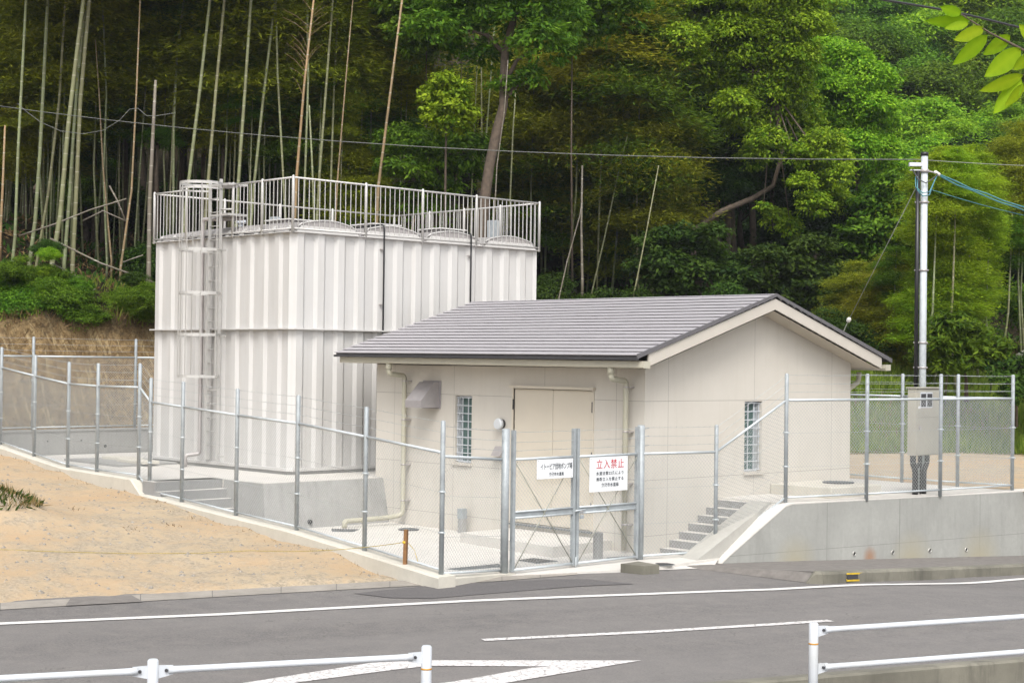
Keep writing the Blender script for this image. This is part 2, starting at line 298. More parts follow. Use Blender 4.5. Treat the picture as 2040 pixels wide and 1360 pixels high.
# ------------------------------------------------------------------ terrain
XF=[(-60,-11),(-30,-9.6),(-8,-9.3),(0,-9.2),(6,-8),(11.5,-4),(15.5,0),(20,3),(28,7),(45,12),(70,16),(120,20)]
def vnoise(x,y,seed=0):
    xi=np.floor(x).astype(np.int64); yi=np.floor(y).astype(np.int64); fx_=x-xi; fy_=y-yi; fx_=fx_*fx_*(3-2*fx_); fy_=fy_*fy_*(3-2*fy_)
    def hsh(a,b): h=(a*374761393+b*668265263+seed*974711)&0x7fffffff; h=(h^(h>>13))*1274126177&0x7fffffff; return ((h^(h>>16))&0xffff)/65535.
    return (hsh(xi,yi)*(1-fx_)+hsh(xi+1,yi)*fx_)*(1-fy_)+(hsh(xi,yi+1)*(1-fx_)+hsh(xi+1,yi+1)*fx_)*fy_
def fbm(x,y,o=5,seed=0): return sum(vnoise(x*2**k,y*2**k,seed+k)*.5**k for k in range(o))/(2-.5**(o-1))-.5
def xfoot(y): return np.interp(y,[a for a,_ in XF],[b for _,b in XF])
def h_hill(x,y):
    d=(xfoot(y)-x)*np.interp(y,[4,8],[1.,.75]); base=np.interp(y,[-8,2,10],[1.0,1.0,.72])
    bank=np.interp(y,[2,12,30],[2.5,1.5,1.0]); bw=np.interp(y,[2,12],[2.6,2.4])
    t_=np.clip(d/bw,0,1); z=base-.05+bank*t_*t_*(3-2*t_)+np.clip(d-bw,0,None)*.30+np.clip(d-16,0,None)*.22+np.clip(d-26,0,None)*.3
    nz=.22*np.sin(x*.9+y*.5)+.18*np.sin(x*.37-y*.81+1)+.10*np.sin(x*2.1+y*1.7)+.07*np.sin(x*3.3-y*2.9)
    return z+nz*np.clip(d/1.5,0,1)-np.where(d<-.6,.3,0)
def h_dirt(x,y):
    e=np.interp(y,[-30,-9.2,-7.7,-6,-4,-2.5],[0.3,4.77,5.15,5.63,6.26,6.8]) # road edge
    d=np.clip(e-x,0,None); z=.018+.085*np.minimum(d,2.)+.055*np.clip(d-2.,0,None)-.35*np.clip(x-e-.02,0,None)
    z=z+.02*np.sin(x*1.3+y)+.015*np.sin(x*2.7-y*1.9)+.008*np.sin(5.1*x+3.7*y)
    return z
def grid(name,x0,x1,y0,y1,nx,ny,fn,mat,kind='structure',mask=None):
    xs=np.linspace(x0,x1,nx); ys=np.linspace(y0,y1,ny); X,Y=np.meshgrid(xs,ys); Z=fn(X,Y)
    vs=np.stack([X,Y,Z],-1).reshape(-1,3); idx=np.arange(nx*ny).reshape(ny,nx)
    f=np.stack([idx[:-1,:-1],idx[:-1,1:],idx[1:,1:],idx[1:,:-1]],-1).reshape(-1,4)
    if mask is not None:
        cx=vs[f].mean(1); f=f[mask(cx[:,0],cx[:,1])]
    me=bpy.data.meshes.new(name); me.from_pydata(vs.tolist(),[],f.tolist()); me.materials.append(MAT[mat]); me.polygons.foreach_set('use_smooth',[True]*len(f))
    o=bpy.data.objects.new(name,me); COL.objects.link(o); return tag(o,kind=kind)
grid('hillside',-140,24,-70,150,330,440,h_hill,'hill',mask=lambda x,y:(xfoot(y)-x>-.9))
grid('soil_bank',-13.,-8.7,-16,9,130,520,lambda X,Y:h_hill(X,Y)+.04+np.clip((xfoot(Y)-X)*2,0,1)*(.50*fbm(X*1.1,Y*1.6,6)+.12*np.abs(fbm(X*1.,Y*5.,4,9))),'hill',mask=lambda x,y:(xfoot(y)-x>-.5))
def yf(x): return -3.808-.0995*x           # line of the left fence
def edge(y): return np.interp(y,[-40,-9.2,-7.7,-6,-4,-2.5,-1.1],[-4.,4.77,5.15,5.63,6.26,6.77,6.9])
def dirt_fn(X,Y):
    Z=h_dirt(X,Y)+.06*fbm(X*.9,Y*.9,4,3)+.035*fbm(X*5,Y*5,3,8); Z=Z+np.where(X<-8,(-8-X)*.05,0)
    # raised heap at the left
    mx,my=onz(-40,985,.75)[:2]; r=np.hypot((X-mx)/1.5,(Y-my)/1.0); Z=Z+.50*np.exp(-r*r*1.3)
    return Z
grid('dirt_lot',-12,7.2,-32,-3.0,260,420,dirt_fn,'sand',mask=lambda x,y:(x<edge(y)+.45)&(y<yf(x)+.0))
grid('sandy_ground',-9.5,14,4.5,48,80,120,lambda X,Y:.70+.02*np.sin(X*1.1+Y*.8)+.015*np.sin(X*3-Y*2.2)-np.clip(X-10.5,0,None)*.2,'sand',mask=lambda x,y:(x>xfoot(y)-1.5)&(x<8.3+.151*(y-7)+.5)&((y>7.0)|(x<-1)))
tag(grid('ground',-200,400,-300,400,60,60,lambda X,Y:-1.9+0*X,'sand'),kind='structure')
# road
def kx(y): return 13.6+.34*(y+6.0)
mb=MB(); ys=list(np.linspace(-60,0,50))+list(np.linspace(.4,12,40))+list(np.linspace(14,120,40))
xe=lambda y: float(np.interp(y,[-60,-9.4,-7.9,-6.3,-4.2,-2.5,-1,.5,2,3.3,7,120],[-14,5.1,5.55,5.97,6.6,7.0,6.9,7.2,8.6,9.2,9.55,27]))
a=[((min(xe(y)-.1,6.2) if y<0 else 7.05 if y<2 else xe(y)-1.6) if y>-3 else xe(y)-.5,y,zroad(y)-.004) for y in ys]; bb=[(kx(y)+.1,y,zroad(y)) for y in ys]; mb.ribbon(a,bb); struct(mb,'road','asphalt')
# markings (white line, dash, zebra)
def strip(uvs,wd,off=.005,endtaper=0):
    P=[hit(u,v,off) for u,v in uvs]; out=[]
    for i in range(len(P)-1):
        n=8
        for j in range(n): out.append(P[i]+(P[i+1]-P[i])*j/n)
    out.append(P[-1]); A=[];B=[]
    for i,p in enumerate(out):
        d=out[min(i+1,len(out)-1)]-out[max(i-1,0)]; nn=np.array([-d[1],d[0],0]); nn/=np.linalg.norm(nn)
        for L,sg in ((A,1),(B,-1)):
            q=p+nn*wd/2*sg; L.append((q[0],q[1],zroad(q[1])+off))
    return A,B
mb=MB(); mb.ribbon(*strip([(-700,1277),(-350,1260),(0,1241),(440,1222.5),(940,1195.5),(1290,1182),(1540,1173),(1790,1163),(2040,1152),(2300,1140),(2700,1122)],.15)); struct(mb,'road_edge_line','paint2')
mb=MB(); mb.ribbon(*strip([(962,1273.5),(1300,1257),(1540,1242.5),(1655,1235)],.13)); struct(mb,'road_centre_dash','paint')
def poly(uvs,name,mat,off=.005):
    mb=MB(); P=[hit(u,v,off) for u,v in uvs]; mb.add([(p[0],p[1],zroad(p[1])+off) for p in P],[tuple(range(len(P)))[::-1]]); return struct(mb,name,mat)
poly([(1278,1314.5),(1200,1327),(860,1325),(800,1331),(600,1357),(560,1363),(460,1363),(640,1335),(740,1319),(800,1313.5),(900,1314)],'road_chevron_line','paint')
poly([(1201,1327.2),(1110,1342),(990,1362),(880,1372),(760,1372),(900,1357),(980,1343),(1060,1329),(1100,1326.5)],'road_chevron_stripe','paint',.006)
poly([(-100,1400),(-100,1372),(470,1363.5),(700,1363.5),(700,1372)],'road_chevron_line','paint')
poly([(703,1181),(880,1163),(1090,1153),(1170,1152.5),(1265,1162),(1150,1167),(860,1191),(780,1190)],'asphalt_patch','asphalt_patch',.003)
mb=MB(); mb.ribbon([hit(140,1191.4,.0215),hit(262,1184.4,.0215)],[hit(130,1205.9,.007),hit(285,1197.4,.007)]); struct(mb,'gutter_patch','asphalt_old')
# gutter strip
mb=MB(); GO=[(-500,1228),(-200,1212),(0,1200),(280,1183),(560,1168),(880,1151),(1000,1147),(1150,1140)]; GI=[(-500,1243),(-200,1226),(0,1213.5),(280,1197),(560,1180.5),(880,1163),(1000,1156),(1150,1143.5)]
mb.ribbon([hit(u,v,.018) for u,v in GO],[hit(u,v,.003) for u,v in GI]); struct(mb,'gutter','gutter_conc')
mb=MB(); GP=[hit(u,v,.005) for u,v in GI]; GQ=[hit(u,v,.020) for u,v in GO]
for a_,b_ in zip(GP[:-1],GP[1:]):
    L=np.linalg.norm(b_-a_); k=int(L/.6)
    i0=GP.index(a_) if False else [i for i,q in enumerate(GP) if q is a_][0]
    for j in range(k):
        p=a_+(b_-a_)*j/k; q=GQ[i0]+(GQ[i0+1]-GQ[i0])*j/k; d=(b_-a_)/L*.004; mb.add([p-d,p+d,q+d,q-d],[(0,1,2,3)])
struct(mb,'gutter_joints','asphalt_patch')
# near pavement with kerb (viewer's side)
def kx(y): return 13.6+.34*(y+6.0)
ysn=np.linspace(-30,25,60); mb=MB(); prof=[(0.,-.06),(.0,.10),(.03,.125),(.17,.13),(.19,.11),(.20,-.6)]
for j in range(len(prof)-1):
    mb.ribbon([(kx(y)+prof[j][0],y,zroad(y)+prof[j][1]) for y in ysn],[(kx(y)+prof[j+1][0],y,zroad(y)+prof[j+1][1]) for y in ysn])
struct(mb,'near_kerb','conc_old')
mb=MB(); mb.ribbon([(kx(y)+.19,y,zroad(y)-.42) for y in ysn],[(70,y,zroad(y)-.42) for y in ysn]); struct(mb,'near_pavement','asphalt_old')
# far kerb right with raised section
KB=[(1606,1161),(1640,1162.5),(1730,1158.5),(1900,1150.5),(2040,1144),(2300,1131),(2700,1110)]
P=[hit(u,v) for u,v in KB]; Q=[]
for i in range(len(P)-1):
    for j in range(10): Q.append(P[i]+(P[i+1]-P[i])*j/10)
Q.append(P[-1]); mb=MB(); rows=[]
for i,p in enumerate(Q):
    d=Q[min(i+1,len(Q)-1)]-Q[max(i-1,0)]; nn=np.array([-d[1],d[0],0]); nn/=np.linalg.norm(nn); hk=.15*sm((i+1)/7); wk=.16*(.4+.6*sm(i/5))
    zb=zroad(p[1]); rows.append([p+[0,0,-.05],p+[0,0,hk*.8],p+nn*.02+[0,0,hk],p+nn*wk+[0,0,hk],p+nn*(wk+.01)+[0,0,-.05]])
for j in range(4): mb.ribbon([r[j] for r in rows],[r[j+1] for r in rows])
mb.add(rows[0],[(0,1,2,3,4)]); kb=struct(mb,'road_kerb','conc_old')
KROW=rows
wallx=lambda y: 7.305+.15+.1526*(y-1.861)
mb=MB(); mb.ribbon([((6.9 if r[0][1]<.3 else wallx(r[0][1])-.25),r[0][1],zside(r[0][1])-.004) for r in KROW],[(r[3][0]+.02,r[3][1],max(zroad(r[3][1])+.001,r[3][2]-.012)) for r in KROW]); struct(mb,'sidewalk','asphalt_old')
p=hit(1701,1159); q=hit(1716,1158.4); d=(q-p); d/=np.linalg.norm(d); nn=np.array([d[1],-d[0],0])
t_=thing('kerb_reflector','yellow recessed reflector set in the face of the right kerb','reflector',tuple(p))
mb=MB(); a_=p-d*.17+nn*.012; b_=p+d*.17+nn*.012
def kp(s_,o_,z_): return tuple(p+d*s_+nn*o_+np.array([0,0,z_]))
mb.add([kp(-.17,.0,.015),kp(.17,.0,.015),kp(.13,-.03,.06),kp(-.13,-.03,.06),kp(-.17,.015,.015),kp(.17,.015,.015),kp(-.17,.015,.035),kp(.17,.015,.035)],[(4,5,7,6),(6,7,2,3)])
mb.add([kp(-.17,.015,.105),kp(.17,.015,.105),kp(.17,.015,.125),kp(-.17,.015,.125),kp(.11,-.012,.09),kp(-.11,-.012,.09)],[(0,1,2,3),(5,4,1,0)]); mb.build('reflector_frame','yellow',t_)
mb=MB(); mb.add([kp(-.155,.013,.034),kp(.155,.013,.034),kp(.155,.013,.106),kp(-.155,.013,.106)],[(0,1,2,3)]); mb.build('recess','dark',t_)
# ------------------------------------------------------------------ compound slabs and walls
W,L=6.1706,5.1317; PZ=.75
mb=MB(); mb.prism([(.0,-.0),(-1.2,-2.2),(-1.2,yf(-1.2)),(6.9,-4.5),(6.66,-3.1),(7.3,-1.2),(7.1,.9),(6.0,.9),(6.0,0.)][::-1],-.3,0.); struct(mb,'lower_pad','pad')
mb=MB(); ap=[hit(u,v) for u,v in ((1000,1149.5),(1150,1141.5),(1260,1134),(1330,1134.5),(1420,1131))]
mb.add([(6.45,-3.2,.004)]+[(q[0],q[1],.003+zside(q[1])) for q in ap]+[(6.9,.9,.004),(6.45,.9,.004)],[tuple(range(len(ap)+3))]); struct(mb,'gate_apron','pad')
mb=MB()
mb.prism([(-8.3,yf(-8.3)+.1),(-1.1,yf(-1.1)+.1),(-1.0,-2.45),(.17,-2.45),(.17,0.),(0,.0),(0,7.),(-8.3,7)],-.2,PZ); struct(mb,'upper_pad','pad')
mb=MB(); mb.prism([(W,1.75),(7.25,1.75),(8.1,7.0),(W-1.5,7.05),(-1.,7.1),(-1,5.2),(W,5.2)],-.2,.735); struct(mb,'upper_pad_right','pad')
# battered retaining wall below the tank
mb=MB(); b0=.20
vs=[(-.95,-2.55,0),(-.95,-2.45,PZ-.01),(.17+.0,-2.45,PZ-.01),(.17+b0,-2.55,0),(.17+.22,-.005,0),(.21,-.005,PZ-.01)]
vs+=[(-.95,-2.3,PZ-.01),(.02,-2.3,PZ-.01),(.02,-.005,PZ-.01),(-.95,-2.3,0),(.02,-2.3,0),(.02,-.005,0)]
mb.add(vs,[(0,3,2,1),(3,4,5,2),(1,2,7,6),(2,5,8,7),(4,11,8,5),(0,1,6,9)])
bw=mb.build('retaining_wall','conc'); tag(bw,'short grey battered concrete wall under the tank terrace, left of the pump house','wall')
for (y_,z_) in ((-1.02,.10),(-.1+.0,.10)): pass
for k,(u,v) in enumerate(((612,1038),(715,1033))):
    d=ray(u,v); x_=.30; P0=Cc+d*((x_-Cc[0])/d[0]); mb=MB(); mb.tube([(x_+.10,P0[1],P0[2]),(x_-.1,P0[1],P0[2])],.035,12); mb.build('weep_hole','black',bw)
# steps
def steps_thing(label,segs,mat='conc'):
    mb=MB()
    for x0,x1,y0,y1,z0,z1 in segs: mb.box(x0,x1,y0,y1,z0,z1)
    o=mb.build('concrete_steps',mat); return tag(o,label,'steps')
mb=MB(); prof=[(-1.35,.0),(-1.35,.748)]; x=-.99; z=.748
for i in range(5): prof+= [(x,z),(x,z-.149)]; z-=.149; x+=.165
prof=prof[:-1]+[(x-.165,0.)]
n=len(prof); y0,y1=-3.75,-2.46
mb.add([(a_,y0,b_+.002) for a_,b_ in prof]+[(a_,y1,b_+.002) for a_,b_ in prof],[tuple(range(n)),tuple(range(2*n-1,n-1,-1))]+[(i,n+i,n+(i+1)%n,(i+1)%n) for i in range(n)])
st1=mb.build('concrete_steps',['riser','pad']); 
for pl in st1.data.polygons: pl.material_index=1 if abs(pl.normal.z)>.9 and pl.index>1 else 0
tag(st1,'wide grey concrete steps behind the left fence, up to the tank terrace','steps')
mb=MB(); ys_=[.366,.571,.789,.999,1.212,1.407,1.614]; zs_=[.063,.170,.278,.388,.498,.607,.71]; prof=[(.366,-.1)]
for i,(y_,z_) in enumerate(zip(ys_,zs_)): prof+= [(y_,z_),(ys_[i+1] if i<6 else 1.78,z_)]
prof+=[(1.78,-.1)]; n=len(prof)
mb.add([(W+.005,a_,b_) for a_,b_ in prof]+[(6.74,a_,b_) for a_,b_ in prof],[tuple(range(n)),tuple(range(2*n-1,n-1,-1))]+[(i,n+i,n+(i+1)%n,(i+1)%n) for i in range(n)])
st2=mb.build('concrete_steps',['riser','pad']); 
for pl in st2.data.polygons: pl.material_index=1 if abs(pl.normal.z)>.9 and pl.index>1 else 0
tag(st2,'narrow flight of concrete steps climbing along the gable wall','steps')
mb=MB(); 
mb.add([(6.745,.15,.0),(6.745,1.72,.735),(7.13,1.72,.735),(7.13,.05,.0),(6.745,.15,-.2),(6.745,1.9,-.2),(7.13,1.9,-.2),(7.13,.05,-.2)],[(3,2,1,0),(0,1,5,4),(2,3,7,6),(1,2,6,5),(3,0,4,7)])
rs=mb.build('sloping_slab','conc_mid'); tag(rs,'smooth sloping concrete slab between the side steps and the fence','slab')
for k in range(4):
    y_=.35+k*.38; z_=(y_-.15)/1.57*.735+.004; mb=MB(); mb.add([(6.88,y_,z_),(6.99,y_,z_),(6.99,y_+.05,z_+.024),(6.88,y_+.05,z_+.024)],[(0,1,2,3)]); mb.build('drain_slot','dark',rs)
# right retaining wall with sloping end
dr=np.array([.1508,.9886,0]); nr=np.array([.9886,-.1508,0]); Q0=np.array([7.305,1.861,0])
def wp(y,off,z): return tuple(Q0+dr*((y-1.861)/dr[1])+nr*off+np.array([0,0,z]))
top=[(.42,-.11),(.62,.03),(1.72,.70),(1.86,.73),(9.5,.73)]
mb=MB(); n=len(top); 
outer=[wp(y,.15,z) for y,z in top]; inner=[wp(y,-.15,z) for y,z in top]; ob=[wp(y,.15,-.9) for y,z in top]; ib=[wp(y,-.15,-.9) for y,z in top]
mb.ribbon(inner,outer); mb.ribbon(outer,ob); mb.ribbon(ib,inner); mb.add([outer[0],inner[0],ib[0],ob[0]],[(0,1,2,3)]); mb.add([outer[-1],inner[-1],ib[-1],ob[-1]],[(3,2,1,0)])
rw=mb.build('retaining_wall','ret'); tag(rw,'long grey roadside retaining wall on the right with a sloping end and rust stain','wall')
mb=MB(); e=.006; mb.ribbon([wp(y,-.15,z+e) for y,z in top],[wp(y,.152,z+e) for y,z in top]); mb.ribbon([wp(y,.152,z+e) for y,z in top],[wp(y,.152,z-.012) for y,z in top]); mb.build('coping','pad',rw)
for y_,z_ in ((3.148,-.075),(3.99,-.104),(4.83,-.122),(5.692,-.158)):
    c0=np.array(wp(y_,.15,z_)); mb=MB(); mb.tube([c0-nr*.05,c0+nr*.012],.032,14,cap=False); mb.tube([c0-nr*.05,c0+nr*.012],.025,14,cap=False)
    h_=mb.build('drain_pipe','porcelain',rw); mb=MB(); mb.tube([c0-nr*.02,c0+nr*.004],.026,14); mb.build('opening','black',h_)
# left kerb wall carrying the fence
LW=[(7.0,.135),(6.864,.144),(5.14,.26),(3.40,.373),(1.65,.43),(-.106,.496),(-1.30,.54),(-1.68,.765),(-4.55,.775),(-6.11,.885),(-7.81,1.02),(-13,1.35)]
mb=MB(); wl=[(x_,yf(x_),z_) for x_,z_ in LW]
A=[(x_,y_-.13,z_) for x_,y_,z_ in wl]; A2=[(x_,y_-.15,z_-.02) for x_,y_,z_ in wl]; B=[(x_,y_+.13,z_) for x_,y_,z_ in wl]; A0=[(x_,y_-.15,-.5) for x_,y_,z_ in wl]; B0=[(x_,y_+.13,-.5) for x_,y_,z_ in wl]
mb.ribbon(A,B); mb.ribbon(A2,A); mb.ribbon(A0,A2); mb.ribbon(B,B0); mb.add([A[0],B[0],B0[0],A0[0],A2[0]],[(0,1,2,3,4)])
tag(mb.build('kerb_wall','conc_light'),'low cream concrete footing wall under the left fence, rising with the dirt lot','wall')
mb=MB(); c0=np.array([6.93,-4.66,0]); poly_=[(7.02,-4.66),(6.66,-3.05),(6.42,-3.05),(6.80,-4.36)]
mb.prism([(7.0,-4.652),(6.64,-3.0),(6.40,-3.0),(6.74,-4.34)],-.3,lambda p: .10 if p[1]<-4 else .012); tag(mb.build('kerb_wall','conc_light'),'short cream concrete footing between the corner post and the gate','wall')
# back-left wall
mb=MB(); mb.box(-8.75,-8.35,-3.1,7.2,-.2,1.22); mb.box(-8.8,-8.33,-3.1,7.2,1.222,1.25)
blw=mb.build('retaining_wall','conc'); tag(blw,'plain grey wall at the back of the terrace below the soil bank','wall')
for y_,z_ in ((-1.75,1.03),(-1.0,1.03),(.35,1.02),(.95,1.02),(1.5,1.02)): MB().tube([(-8.36,y_,z_),(-8.347,y_,z_)],.018,10).build('tie_hole','dark',blw)
MB().tube([(-8.36,-.45,.9),(-8.345,-.45,.9)],.035,12).build('weep_hole','black',blw)
# ------------------------------------------------------------------ pump house
ph=thing('pump_house','beige single storey pump house with grey ribbed roof and double door','building',(3.08,2.56,0))
EZ=2.68; RZ=3.62; YM=2.566; sl=(3.828-2.855)/(2.56+.60)   # roof slope
def holes(plane,us,zs,hole,fn,mb):
    for i in range(len(us)-1):
        for j in range(len(zs)-1):
            if any(h[0]<=us[i]+1e-6 and us[i+1]<=h[1]+1e-6 and h[2]<=zs[j]+1e-6 and zs[j+1]<=h[3]+1e-6 for h in hole): continue
            mb.add([fn(us[i],zs[j]),fn(us[i+1],zs[j]),fn(us[i+1],zs[j+1]),fn(us[i],zs[j+1])],[(0,1,2,3)])
mb=MB(); wfl=(2.036,2.442,1.11,2.195); wfr=(2.314,2.750,1.10,2.192); dz=.242; dr_=(3.422,5.128,dz,2.345)
holes('y',[0,2.036,2.442,3.422,5.128,W],[-.25,dz,1.11,2.195,2.345,EZ],[wfl,dr_],lambda a_,z_:(a_,0,z_),mb)
holes('x',[0,2.314,2.750,L],[-.25,1.10,2.192,EZ],[wfr],lambda a_,z_:(W,a_,z_),mb)
mb.add([(W,0,EZ),(W,L,EZ),(W,L,2.82),(W,YM,3.60),(W,0,2.82)],[(0,1,2,3,4)]); mb.add([(0,0,EZ),(0,L,EZ),(0,L,2.82),(0,YM,3.6),(0,0,2.82)],[(4,3,2,1,0)])
mb.add([(0,0,-.25),(0,L,-.25),(0,L,EZ),(0,0,EZ)],[(3,2,1,0)]); mb.add([(0,L,-.25),(W,L,-.25),(W,L,EZ),(0,L,EZ)],[(3,2,1,0)])
def reveal(h,dep,fn,mb):
    u0,u1,z0,z1=h; 
    for a_,b_ in (((u0,z0),(u1,z0)),((u1,z0),(u1,z1)),((u1,z1),(u0,z1)),((u0,z1),(u0,z0))):
        mb.add([fn(a_[0],a_[1],0),fn(b_[0],b_[1],0),fn(b_[0],b_[1],dep),fn(a_[0],a_[1],dep)],[(0,1,2,3)])
fF=lambda u,z,d:(u,d,z); fG=lambda u,z,d:(W-d,u,z)
reveal(wfl,.16,fF,mb); reveal(wfr,.16,fG,mb); reveal(dr_,.06,fF,mb)
wall=mb.build('wall','wall',ph)
def window(h,fn):
    u0,u1,z0,z1=h; mb=MB()
    def bx(a,b,c,d,e0,e1): 
        p=[fn(a,c,e0),fn(b,d,e1)]; mb.box(p[0][0],p[1][0],p[0][1],p[1][1],p[0][2],p[1][2])
    bx(u0,u0+.03,z0,z1,.09,.15); bx(u1-.03,u1,z0,z1,.09,.15); bx(u0+.03,u1-.03,z0,z0+.03,.09,.15); bx(u0+.03,u1-.03,z1-.03,z1,.09,.15)
    f=mb.build('window','white_paint',ph)
    mb=MB(); bx(u0,u1,z0,z1,.13,.14); mb.build('pane','glass',f)
    mb=MB(); 
    for k in range(1,3): u=u0+(u1-u0)*k/3; bx(u-.007,u+.007,z0+.02,z1-.02,.045,.059)
    bx(u0+.014,u0+.028,z0+.02,z1-.02,.045,.059); bx(u1-.028,u1-.014,z0+.02,z1-.02,.045,.059)
    for k in range(9): z=z0+.03+(z1-z0-.06)*k/8; bx(u0+.01,u1-.01,z-.007,z+.007,.030,.044)
    mb.build('security_grille','white_paint',f)
    mb=MB(); bx(u0-.02,u1+.02,z0-.045,z0-.002,-.035,.12); mb.build('sill','barge',f)
window(wfl,fF); window(wfr,fG)
# door
x0,x1=dr_[0],dr_[1]; xm=(x0+x1)/2
mb=MB(); mb.box(x0-.035,x0,-.018,.05,dz,2.345); mb.box(x1,x1+.035,-.018,.05,dz,2.345); mb.box(x0-.06,x1+.06,-.06,.05,2.347,2.39); fr=mb.build('door_frame','door',ph)
for k,(a_,b_) in enumerate(((x0+.006,xm-.004),(xm+.004,x1-.006))):
    mb=MB(); mb.box(a_,b_,.012,.05,dz+.012,2.337,bev=.004); dl=mb.build('door_leaf','door',ph)
    if k==0: mb=MB(); mb.tube([(b_-.07,.01,dz+1.02),(b_-.07,-.04,dz+1.02),(b_-.16,-.045,dz+1.02)],.009,8); mb.build('handle','dark',dl)
    for z_ in (.35,1.1,1.85): 
        xx=x0-.004 if k==0 else x1+.004; mb=MB(); mb.tube([(xx,-.012,dz+z_-.08),(xx,-.012,dz+z_+.08)],.012,8); mb.build('hinge','dark',dl)
mb=MB(); mb.box(x0-.03,x1+.03,-.05,.0-.002,dz-.03,dz-.002); mb.build('threshold','grate',ph)
# roof: stepped courses
xl,xr=-.43,6.565; y_e=-.60; z_e=2.855; mb=MB(); nc=18
def rz(y): return z_e+(y-y_e)*sl if y<=YM else z_e+(2*YM-y_e-y)*sl
for side in (0,1):
    for k in range(nc):
        ya=y_e+(YM-y_e)*k/nc; yb=y_e+(YM-y_e)*(k+1)/nc; za,zb=rz(ya),rz(yb); lift=.022
        f=(lambda y:y) if side==0 else (lambda y:2*YM-y)
        vs=[(xl,f(ya+.045),za-.02),(xr,f(ya+.045),za-.02),(xr,f(ya+.045),za+.016),(xl,f(ya+.045),za+.016),(xr,f(ya),za+.018),(xl,f(ya),za+.018),(xr,f(ya),za+.030),(xl,f(ya),za+.030),(xr,f(ya+.012),za+.036),(xl,f(ya+.012),za+.036),(xr,f(yb+.05),zb+.016),(xl,f(yb+.05),zb+.016)]
        fs=[(0,1,2,3),(3,2,4,5),(5,4,6,7),(7,6,8,9),(9,8,10,11),(1,10,8,6,4,2),(0,3,5,7,9,11)]; 
        if side: fs=[q[::-1] for q in fs]
        mb.add(vs,fs)
roof=mb.build('roof',['roof','gap_shade_trim'],ph)
for i,pl in enumerate(roof.data.polygons): pl.material_index=1 if i%7 in (0,1) else 0  # dark colour in the gap under each course paints its shadow line
mb=MB(); mb.add([(xl-.01,YM-.10,3.855-.045),(xr+.01,YM-.10,3.855-.045),(xr+.01,YM,3.858),(xl-.01,YM,3.858),(xr+.01,YM+.10,3.81),(xl-.01,YM+.10,3.81)],[(0,1,2,3),(3,2,4,5)]); mb.build('ridge_cap','roof',roof)
mb=MB(); 
for sgn in (0,1):
    f=(lambda y:y) if sgn==0 else (lambda y:2*YM-y)
    mb.add([(x_,f(y_),z_) for x_ in (xr-.02,xr+.012) for y_,z_ in ((y_e-.01,z_e-.03),(YM,3.815),(YM,3.862),(y_e-.01,z_e+.035))],[(0,1,2,3),(7,6,5,4),(3,2,6,7),(0,4,5,1),(0,3,7,4)])
mb.build('verge_trim','gap_shade_trim',roof)
mb=MB(); mb.box(xl,xr-.0,y_e-.012,y_e+.02,z_e-.05,z_e-.012); mb.build('eave_trim','dark',roof)
# barge boards and soffit
for x_ in (xr-.045,xl+.02):
    for sgn in (0,1):
        mb=MB()
        f=(lambda y:y) if sgn==0 else (lambda y:2*YM-y); ye=-.36 if sgn==0 else -.34
        a_=[(ye,rz(ye)-.035),(YM,3.782),(YM,3.616),(ye,rz(ye)-.212)]
        vs=[(x_,f(q[0]),q[1]) for q in a_]+[(x_+.03,f(q[0]),q[1]) for q in a_]; mb.add(vs,[(3,2,1,0),(4,5,6,7),(2,3,7,6),(0,4,7,3),(0,1,5,4)]); mb.build('barge_board','barge',ph)
mb=MB(); ye=-.34
mb.add([(x_,y_,z_) for x_ in (xl+.05,xr-.045) for y_,z_ in ((ye,rz(ye)-.225),(0.02,rz(.02)-.235),(YM,3.593),(2*YM-.02,rz(.02)-.235),(2*YM-ye,rz(ye)-.225))],[(0,1,6,5),(1,2,7,6),(2,3,8,7),(3,4,9,8)])
mb.build('soffit','soffit',ph)
for sgn in (0,1):
    f=(lambda y:y) if sgn==0 else (lambda y:2*YM-y); mb=MB(); xa,xb=xl-.0,6.80
    xa=-.215 if False else -.36; xb=6.60
    A=[(-.52,2.80),(-.53,2.715),(-.50,2.70),(-.40,2.70),(-.38,2.74),(-.38,2.80),(-.395,2.80),(-.40,2.725),(-.50,2.72),(-.505,2.80)]
    n=len(A); mb.add([(xa,f(q[0]),q[1]+.005) for q in A]+[(xb,f(q[0]),q[1]-.012) for q in A],[(i,(i+1)%n,n+(i+1)%n,n+i) for i in range(n)])
    mb.add([(xa-.002,f(-.525),2.81),(xa-.002,f(-.38),2.81),(xa-.002,f(-.38),2.705),(xa-.002,f(-.53),2.705)],[(0,1,2,3)]); mb.add([(xb+.002,f(-.525),2.79),(xb+.002,f(-.38),2.79),(xb+.002,f(-.38),2.69),(xb+.002,f(-.53),2.69)],[(3,2,1,0)])
    mb.build('gutter','gutter',ph)
    mb=MB(); mb.box(xl+.06,xr-.045,f(-.33),f(-.30),2.70,2.80); mb.build('fascia','barge',ph)
def downpipe(xc,xp,foot):
    mb=MB(); mb.tube(bend([(xc,-.46,2.68),(xc,-.46,2.53),(xp,-.10,2.50),(xp,-.10,2.35)]+foot,.09),.042,12); o=mb.build('downpipe','pvc',ph)
    MB().cyl((xc,-.46,2.60),.052,.11,14).build('collar','pvc',o)
    for z_ in (2.40,1.75,1.0,.4): 
        mb=MB(); mb.cyl((xp,-.10,z_),.047,.025,12); mb.box(xp+.03,xp+.08,-.10,-.0,z_,z_+.02); mb.build('bracket','stainless',o)
downpipe(.88,.86,[(.86,-.10,.17),(.80,-.35,.13),(.72,-1.22,.11),(.72,-1.22,.0)]); downpipe(5.92,5.885,[(5.885,-.10,.04)])
